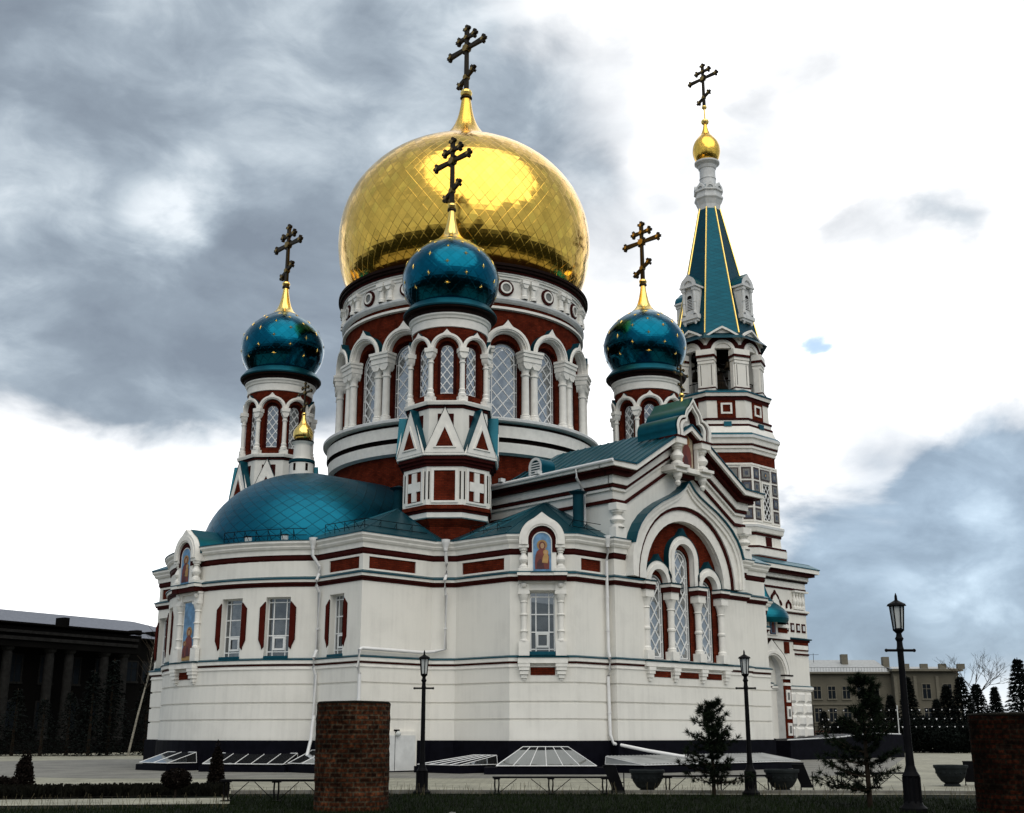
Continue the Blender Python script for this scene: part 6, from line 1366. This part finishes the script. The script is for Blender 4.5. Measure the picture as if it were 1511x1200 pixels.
def bare_tree(p, H, label, seed, mat='bare_twig', lean=0., spread=.5, name='bare_tree', depth=5, r0=.1):
    rg = random.Random(seed); r = empty(name, p); tag(r, label, 'tree'); m = MB(); tw = MB()
    def grow(s, d, l, rad, k):
        e = s + d * l; (m if k >= depth - 1 else tw).tube([s, s.lerp(e, .5) + Vector((rg.gauss(0, .03), rg.gauss(0, .03), 0)) * l, e], rad, mat if k >= depth - 1 else 'bare_twig', 5 if k > 2 else 3, [rad, rad * .85, rad * .68])
        if k == 0: return
        for _ in range(3 if k < depth else 2): grow(s.lerp(e, rg.uniform(.55, 1)), (d + Vector((rg.gauss(0, spread), rg.gauss(0, spread), rg.gauss(.12, .2)))).normalized(), l * rg.uniform(.55, .78), rad * .6, k - 1)
    t = Vector((-sin(TH), cos(TH), 0)); grow(Vector((0, 0, -.1)), (Vector((0, 0, 1)) + t * lean).normalized(), H * .42, r0, depth)
    m.build('trunk', r); tw.build('branches', r)
bare_tree(ground(1447, 160), 12.5, 'pale bare tree rising behind the dark spruces', 3, r0=.16, depth=6, spread=.42)
# birch by the left building
bp0 = ground(191, 100); rb_ = empty('birch', bp0); tag(rb_, 'slender leaning birch with a pale trunk before the left building', 'birch'); t = Vector((-sin(TH), cos(TH), 0)); m = MB()
m.tube([Vector((0, 0, -.1)), t * .55 + Vector((0, 0, 3.2)), t * 1.15 + Vector((0, 0, 6.3)), t * 1.45 + Vector((0, 0, 9.6))], .1, 'birch_bark', 7, [.095, .08, .05, .015]); m.build('trunk', rb_); m = MB(); rg = random.Random(6)
for i in range(46):
    z = rg.uniform(4.8, 9.3); s = t * (.55 + .6 * (z - 3.2) / 3.1 if z < 6.3 else 1.15 + .3 * (z - 6.3) / 3.3) + Vector((0, 0, z)); a = rg.uniform(0, 2 * PI); l = rg.uniform(.6, 1.6); e = s + Vector((cos(a) * l * .7, sin(a) * l * .7, l * .8)); m.tube([s, s.lerp(e, .5), e], .02, 'bare_twig', 3, [.025, .015, .006])
m.build('branches', rb_)
for i, (x, d, H, w) in enumerate([(20, 102, 5.2, 3.6), (62, 100, 4.4, 3.4), (100, 102, 5.0, 3.6), (132, 99, 6.6, 3.8), (160, 101, 7.6, 4.2), (214, 103, 6.8, 4.0), (236, 100, 5.2, 3.6), (-18, 100, 5, 3.8)]):
    spruce(ground(x, d), H, w, ['broad dark conifer before the columns of the left building', 'low dark conifer before the columns', 'dark conifer below the portico', 'dark conifer at the right end of the portico', 'tallest dark conifer left of the birch', 'dark conifer right of the birch trunk', 'low conifer next to the apse corner', 'dark conifer at the left edge'][i], 70 + i, 'dark conifers before the left building', 1800, 'conifer')

# ------------------------------------------------------------------ far buildings
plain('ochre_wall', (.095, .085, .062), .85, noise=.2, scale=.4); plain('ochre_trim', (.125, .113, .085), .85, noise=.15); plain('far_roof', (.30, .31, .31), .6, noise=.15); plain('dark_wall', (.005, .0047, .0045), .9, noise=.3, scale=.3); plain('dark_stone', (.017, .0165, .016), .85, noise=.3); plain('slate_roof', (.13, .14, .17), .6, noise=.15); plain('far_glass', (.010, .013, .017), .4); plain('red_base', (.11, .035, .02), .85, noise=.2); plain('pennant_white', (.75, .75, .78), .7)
A = ground(1150, 176); B = ground(1418, 183); t = (B - A).normalized(); f = plane(A, t); L_ = (B - A).length
rb = empty('pale_building', (A + B) / 2); tag(rb, 'pale ochre three storey building with grey roof behind the spruces', 'building'); off_ = (A + B) / 2
g = lambda x, z, d=0.: tuple(Vector(f(x, z, d)) - off_)
if g(0, 0, -1)[0] * 0 == 0:
    nv = Vector(f(0, 0, -1)) - Vector(f(0, 0, 0))
    sg = 1 if nv.dot(CAM - A) > 0 else -1
g = (lambda x, z, d=0.: tuple(Vector(f(x, z, d * sg)) - off_))
m = MB(); m.fbox(g, 0, L_, -.2, 10.6, 0, 14, 'ochre_wall'); XW = L_ - 9.2; m.fbox(g, XW, L_, -.2, 10.9, -1.2, .1, 'ochre_wall'); m.fbox(g, 0, L_, 2.9, 3.1, -.12, .1, 'ochre_trim'); m.fbox(g, 0, XW, 6.0, 6.2, -.15, .1, 'ochre_trim'); m.fbox(g, 0, XW, -.2, 2.2, -.08, .1, 'red_base')
for x in (XW + .25, XW + 3.0, XW + 6.1, L_ - .25): m.fbox(g, x - .22, x + .22, 3.2, 10.2, -1.38, -1.1, 'ochre_trim')
m.build('wall', rb)
m = MB(); m.fbox(g, -.3, XW, 10.6, 10.85, -.6, 14.4, 'ochre_trim'); m.fbox(g, XW - .3, L_ + .5, 10.9, 11.25, -1.9, 14.4, 'ochre_trim'); m.build('cornice', rb)
m = MB(); m.add([g(-.3, 10.85, -.6), g(XW, 10.85, -.6), g(XW, 13.1, 7), g(-.3, 13.1, 7), g(XW, 10.85, 14.5), g(-.3, 10.85, 14.5)], [(0, 1, 2, 3), (3, 2, 4, 5)], 'far_roof'); m.add([g(XW, 11.25, -1.9), g(L_ + .5, 11.25, -1.9), g(L_ + .5, 12.0, 6), g(XW, 12.0, 6)], [(0, 1, 2, 3)], 'far_roof')
roof = m.build('roof', rb)
for x, z0, z1 in ((XW - 5.2, 12.2, 13.8), (XW + .8, 11.4, 13.4)): m = MB(); m.fbox(g, x - .45, x + .45, z0, z1, 4, 5, 'ochre_trim'); m.build('chimney', roof)
for i in range(4): m = MB(); x = XW + 1.8 + i * 2.6; m.fbox(g, x - .5, x + .5, 11.25, 12.0, -1.6, -1.0, 'ochre_trim'); m.build('parapet_block', roof)
m = MB(); m.tube([g(0, 11.5, -.4), g(XW, 11.5, -.4)], .03, 'iron', 3)
for i in range(40): m.tube([g(XW * i / 39, 10.85, -.4), g(XW * i / 39, 11.5, -.4)], .02, 'iron', 3)
m.build('roof_railing', roof)
m = MB(); m.tube([g(XW - 9.5, 12.6, 5), g(XW - 9.5, 14.0, 5)], .04, 'iron', 4); m.tube([g(XW - 10.3, 13.8, 5), g(XW - 8.7, 13.8, 5)], .03, 'iron', 3); m.build('antenna', roof)
rb.scale = (1, 1, .93)
def far_window(parent, gg, x, z0, z1, w, dd, trim='ochre_trim'):
    m = MB(); m.fbox(gg, x - w - .14, x - w, z0 - .12, z1 + .14, dd - .06, dd + .05, trim); m.fbox(gg, x + w, x + w + .14, z0 - .12, z1 + .14, dd - .06, dd + .05, trim); m.fbox(gg, x - w, x + w, z1, z1 + .14, dd - .06, dd + .05, trim); m.fbox(gg, x - w - .2, x + w + .2, z0 - .2, z0, dd - .14, dd + .05, trim)
    m.fbox(gg, x - .04, x + .04, z0, z1, dd - .03, dd + .02, trim); m.fbox(gg, x - w, x + w, z0 + (z1 - z0) * .66, z0 + (z1 - z0) * .66 + .07, dd - .034, dd + .02, trim); wv = m.build('window', parent)
    m = MB(); m.fbox(gg, x - w, x + w, z0, z1, dd - .012, dd + .04, 'far_glass'); m.build('pane', wv)
k = 0; x = 1.6
while x < XW - 1:
    far_window(rb, g, x, 6.9, 8.7, .5, 0); far_window(rb, g, x, 3.5, 5.5, .5, 0); far_window(rb, g, x, .6, 1.9, .5, -.08); x += 2.05
for x in (XW + 1.65, XW + 4.55, XW + 7.5): far_window(rb, g, x, 6.9, 9.0, .55, -1.2); far_window(rb, g, x, 3.4, 5.5, .55, -1.2)
# bunting between thin poles at the far side of the plaza
for j, (h, x0, x1) in enumerate(((3.75, 1203, 1442), (3.0, 1204, 1430), (2.35, 1205, 1432))):
    p, q = ground(x0, 112), ground(x1, 110); r = empty('bunting', (p + q) / 2); tag(r, ['top string of small white pennants before the dark bushes', 'middle string of small white pennants before the dark bushes', 'lowest string of small white pennants before the dark bushes'][j], 'bunting', 'strings of white pennants'); c = (p + q) / 2
    pts = [p.lerp(q, i / 40) - c + Vector((0, 0, h - .12 * abs(sin(PI * i / 10)))) for i in range(41)]; m = MB(); m.tube(pts, .012, 'iron', 3); m.build('cord', r)
    t = (q - p).normalized()
    for i in range(1, 21):
        o = p.lerp(q, i / 21 + rnd.uniform(-.006, .006)) - c + Vector((0, 0, h - .10)); w = .06 + rnd.uniform(-.02, .03); hh = .11 + rnd.uniform(-.04, .04); m = MB()
        m.add([o - t * w, o + t * w, o - Vector((0, 0, hh)), o - t * w + Vector((.01, .01, 0)), o + t * w + Vector((.01, .01, 0)), o - Vector((-.01, -.01, hh))], [(0, 2, 1), (3, 4, 5), (0, 1, 4, 3), (1, 2, 5, 4), (2, 0, 3, 5)], 'pennant_white'); m.build('pennant', r)
for i, x in enumerate((1202, 1327, 1441)):
    r = MB(); r.lathe([(.05, -.1), (.04, 3.9), (.06, 3.92), (.06, 3.98), (.01, 4.0)], 'grey_white' if i == 1 else 'iron', 6); o = r.build('bunting_pole', None, ground(x, 111)); tag(o, ['thin pole of the bunting beside the bell tower base', 'thin pale pole of the bunting left of the tallest lamp', 'thin pole of the bunting by the right brick pillar'][i], 'pole', 'bunting poles')
# the left building: dark, with a columned portico under a shallow metal roof
dull(['dark_wall', 'dark_stone', 'far_glass'], .02)  # near-black wall and column colours: the building's shade is put into them
A = ground(-130, 108); B = ground(330, 128); t = (B - A).normalized(); f = plane(A, t); L_ = (B - A).length; nv = Vector(f(0, 0, -1)) - Vector(f(0, 0, 0)); sg2 = 1 if nv.dot(CAM - A) > 0 else -1; off2 = (A + B) / 2
lb = empty('columned_building', off2); tag(lb, 'dark neoclassical building with tall columns and grey metal roof at the far left', 'building'); g2 = lambda x, z, d=0.: tuple(Vector(f(x, z, d * sg2)) - off2)
px = lambda X: L_ * (X + 130) / 460
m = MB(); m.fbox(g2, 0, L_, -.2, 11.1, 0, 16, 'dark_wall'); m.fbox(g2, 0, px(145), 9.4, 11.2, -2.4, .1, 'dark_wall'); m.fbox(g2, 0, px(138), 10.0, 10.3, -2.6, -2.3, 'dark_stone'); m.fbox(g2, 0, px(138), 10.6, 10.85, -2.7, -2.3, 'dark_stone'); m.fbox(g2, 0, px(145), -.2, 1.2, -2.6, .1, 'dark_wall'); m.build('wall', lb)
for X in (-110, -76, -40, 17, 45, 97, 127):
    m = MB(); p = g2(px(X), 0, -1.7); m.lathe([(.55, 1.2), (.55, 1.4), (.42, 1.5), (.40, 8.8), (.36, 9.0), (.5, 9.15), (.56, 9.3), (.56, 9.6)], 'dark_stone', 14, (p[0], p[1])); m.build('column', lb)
m = MB(); m.add([g2(0, 11.2, -.5), g2(L_, 11.2, -.5), g2(L_ - 6, 13.8, 8), g2(0, 13.8, 8), g2(L_, 11.2, 16.5), g2(0, 11.2, 16.5)], [(0, 1, 2, 3), (3, 2, 4, 5), (1, 4, 2)], 'slate_roof'); m.fbox(g2, 0, px(147), 11.4, 11.55, -2.9, 3, 'dark_wall'); m.fbox(g2, 0, L_, 11.05, 11.2, -.6, .1, 'dark_wall'); rf = m.build('roof', lb)
for X in (60, 175, 203, 231): m = MB(); m.fbox(g2, px(X) - .3, px(X) + .3, 11.6, 12.1 if X > 100 else 12.7, .6, 1.8, 'dark_wall'); m.build('roof_vent', rf)
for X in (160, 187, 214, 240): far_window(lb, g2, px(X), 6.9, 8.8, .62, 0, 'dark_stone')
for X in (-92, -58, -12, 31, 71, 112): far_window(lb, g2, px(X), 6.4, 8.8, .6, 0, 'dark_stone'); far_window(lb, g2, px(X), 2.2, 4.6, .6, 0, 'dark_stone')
lb.scale = (1, 1, .93)
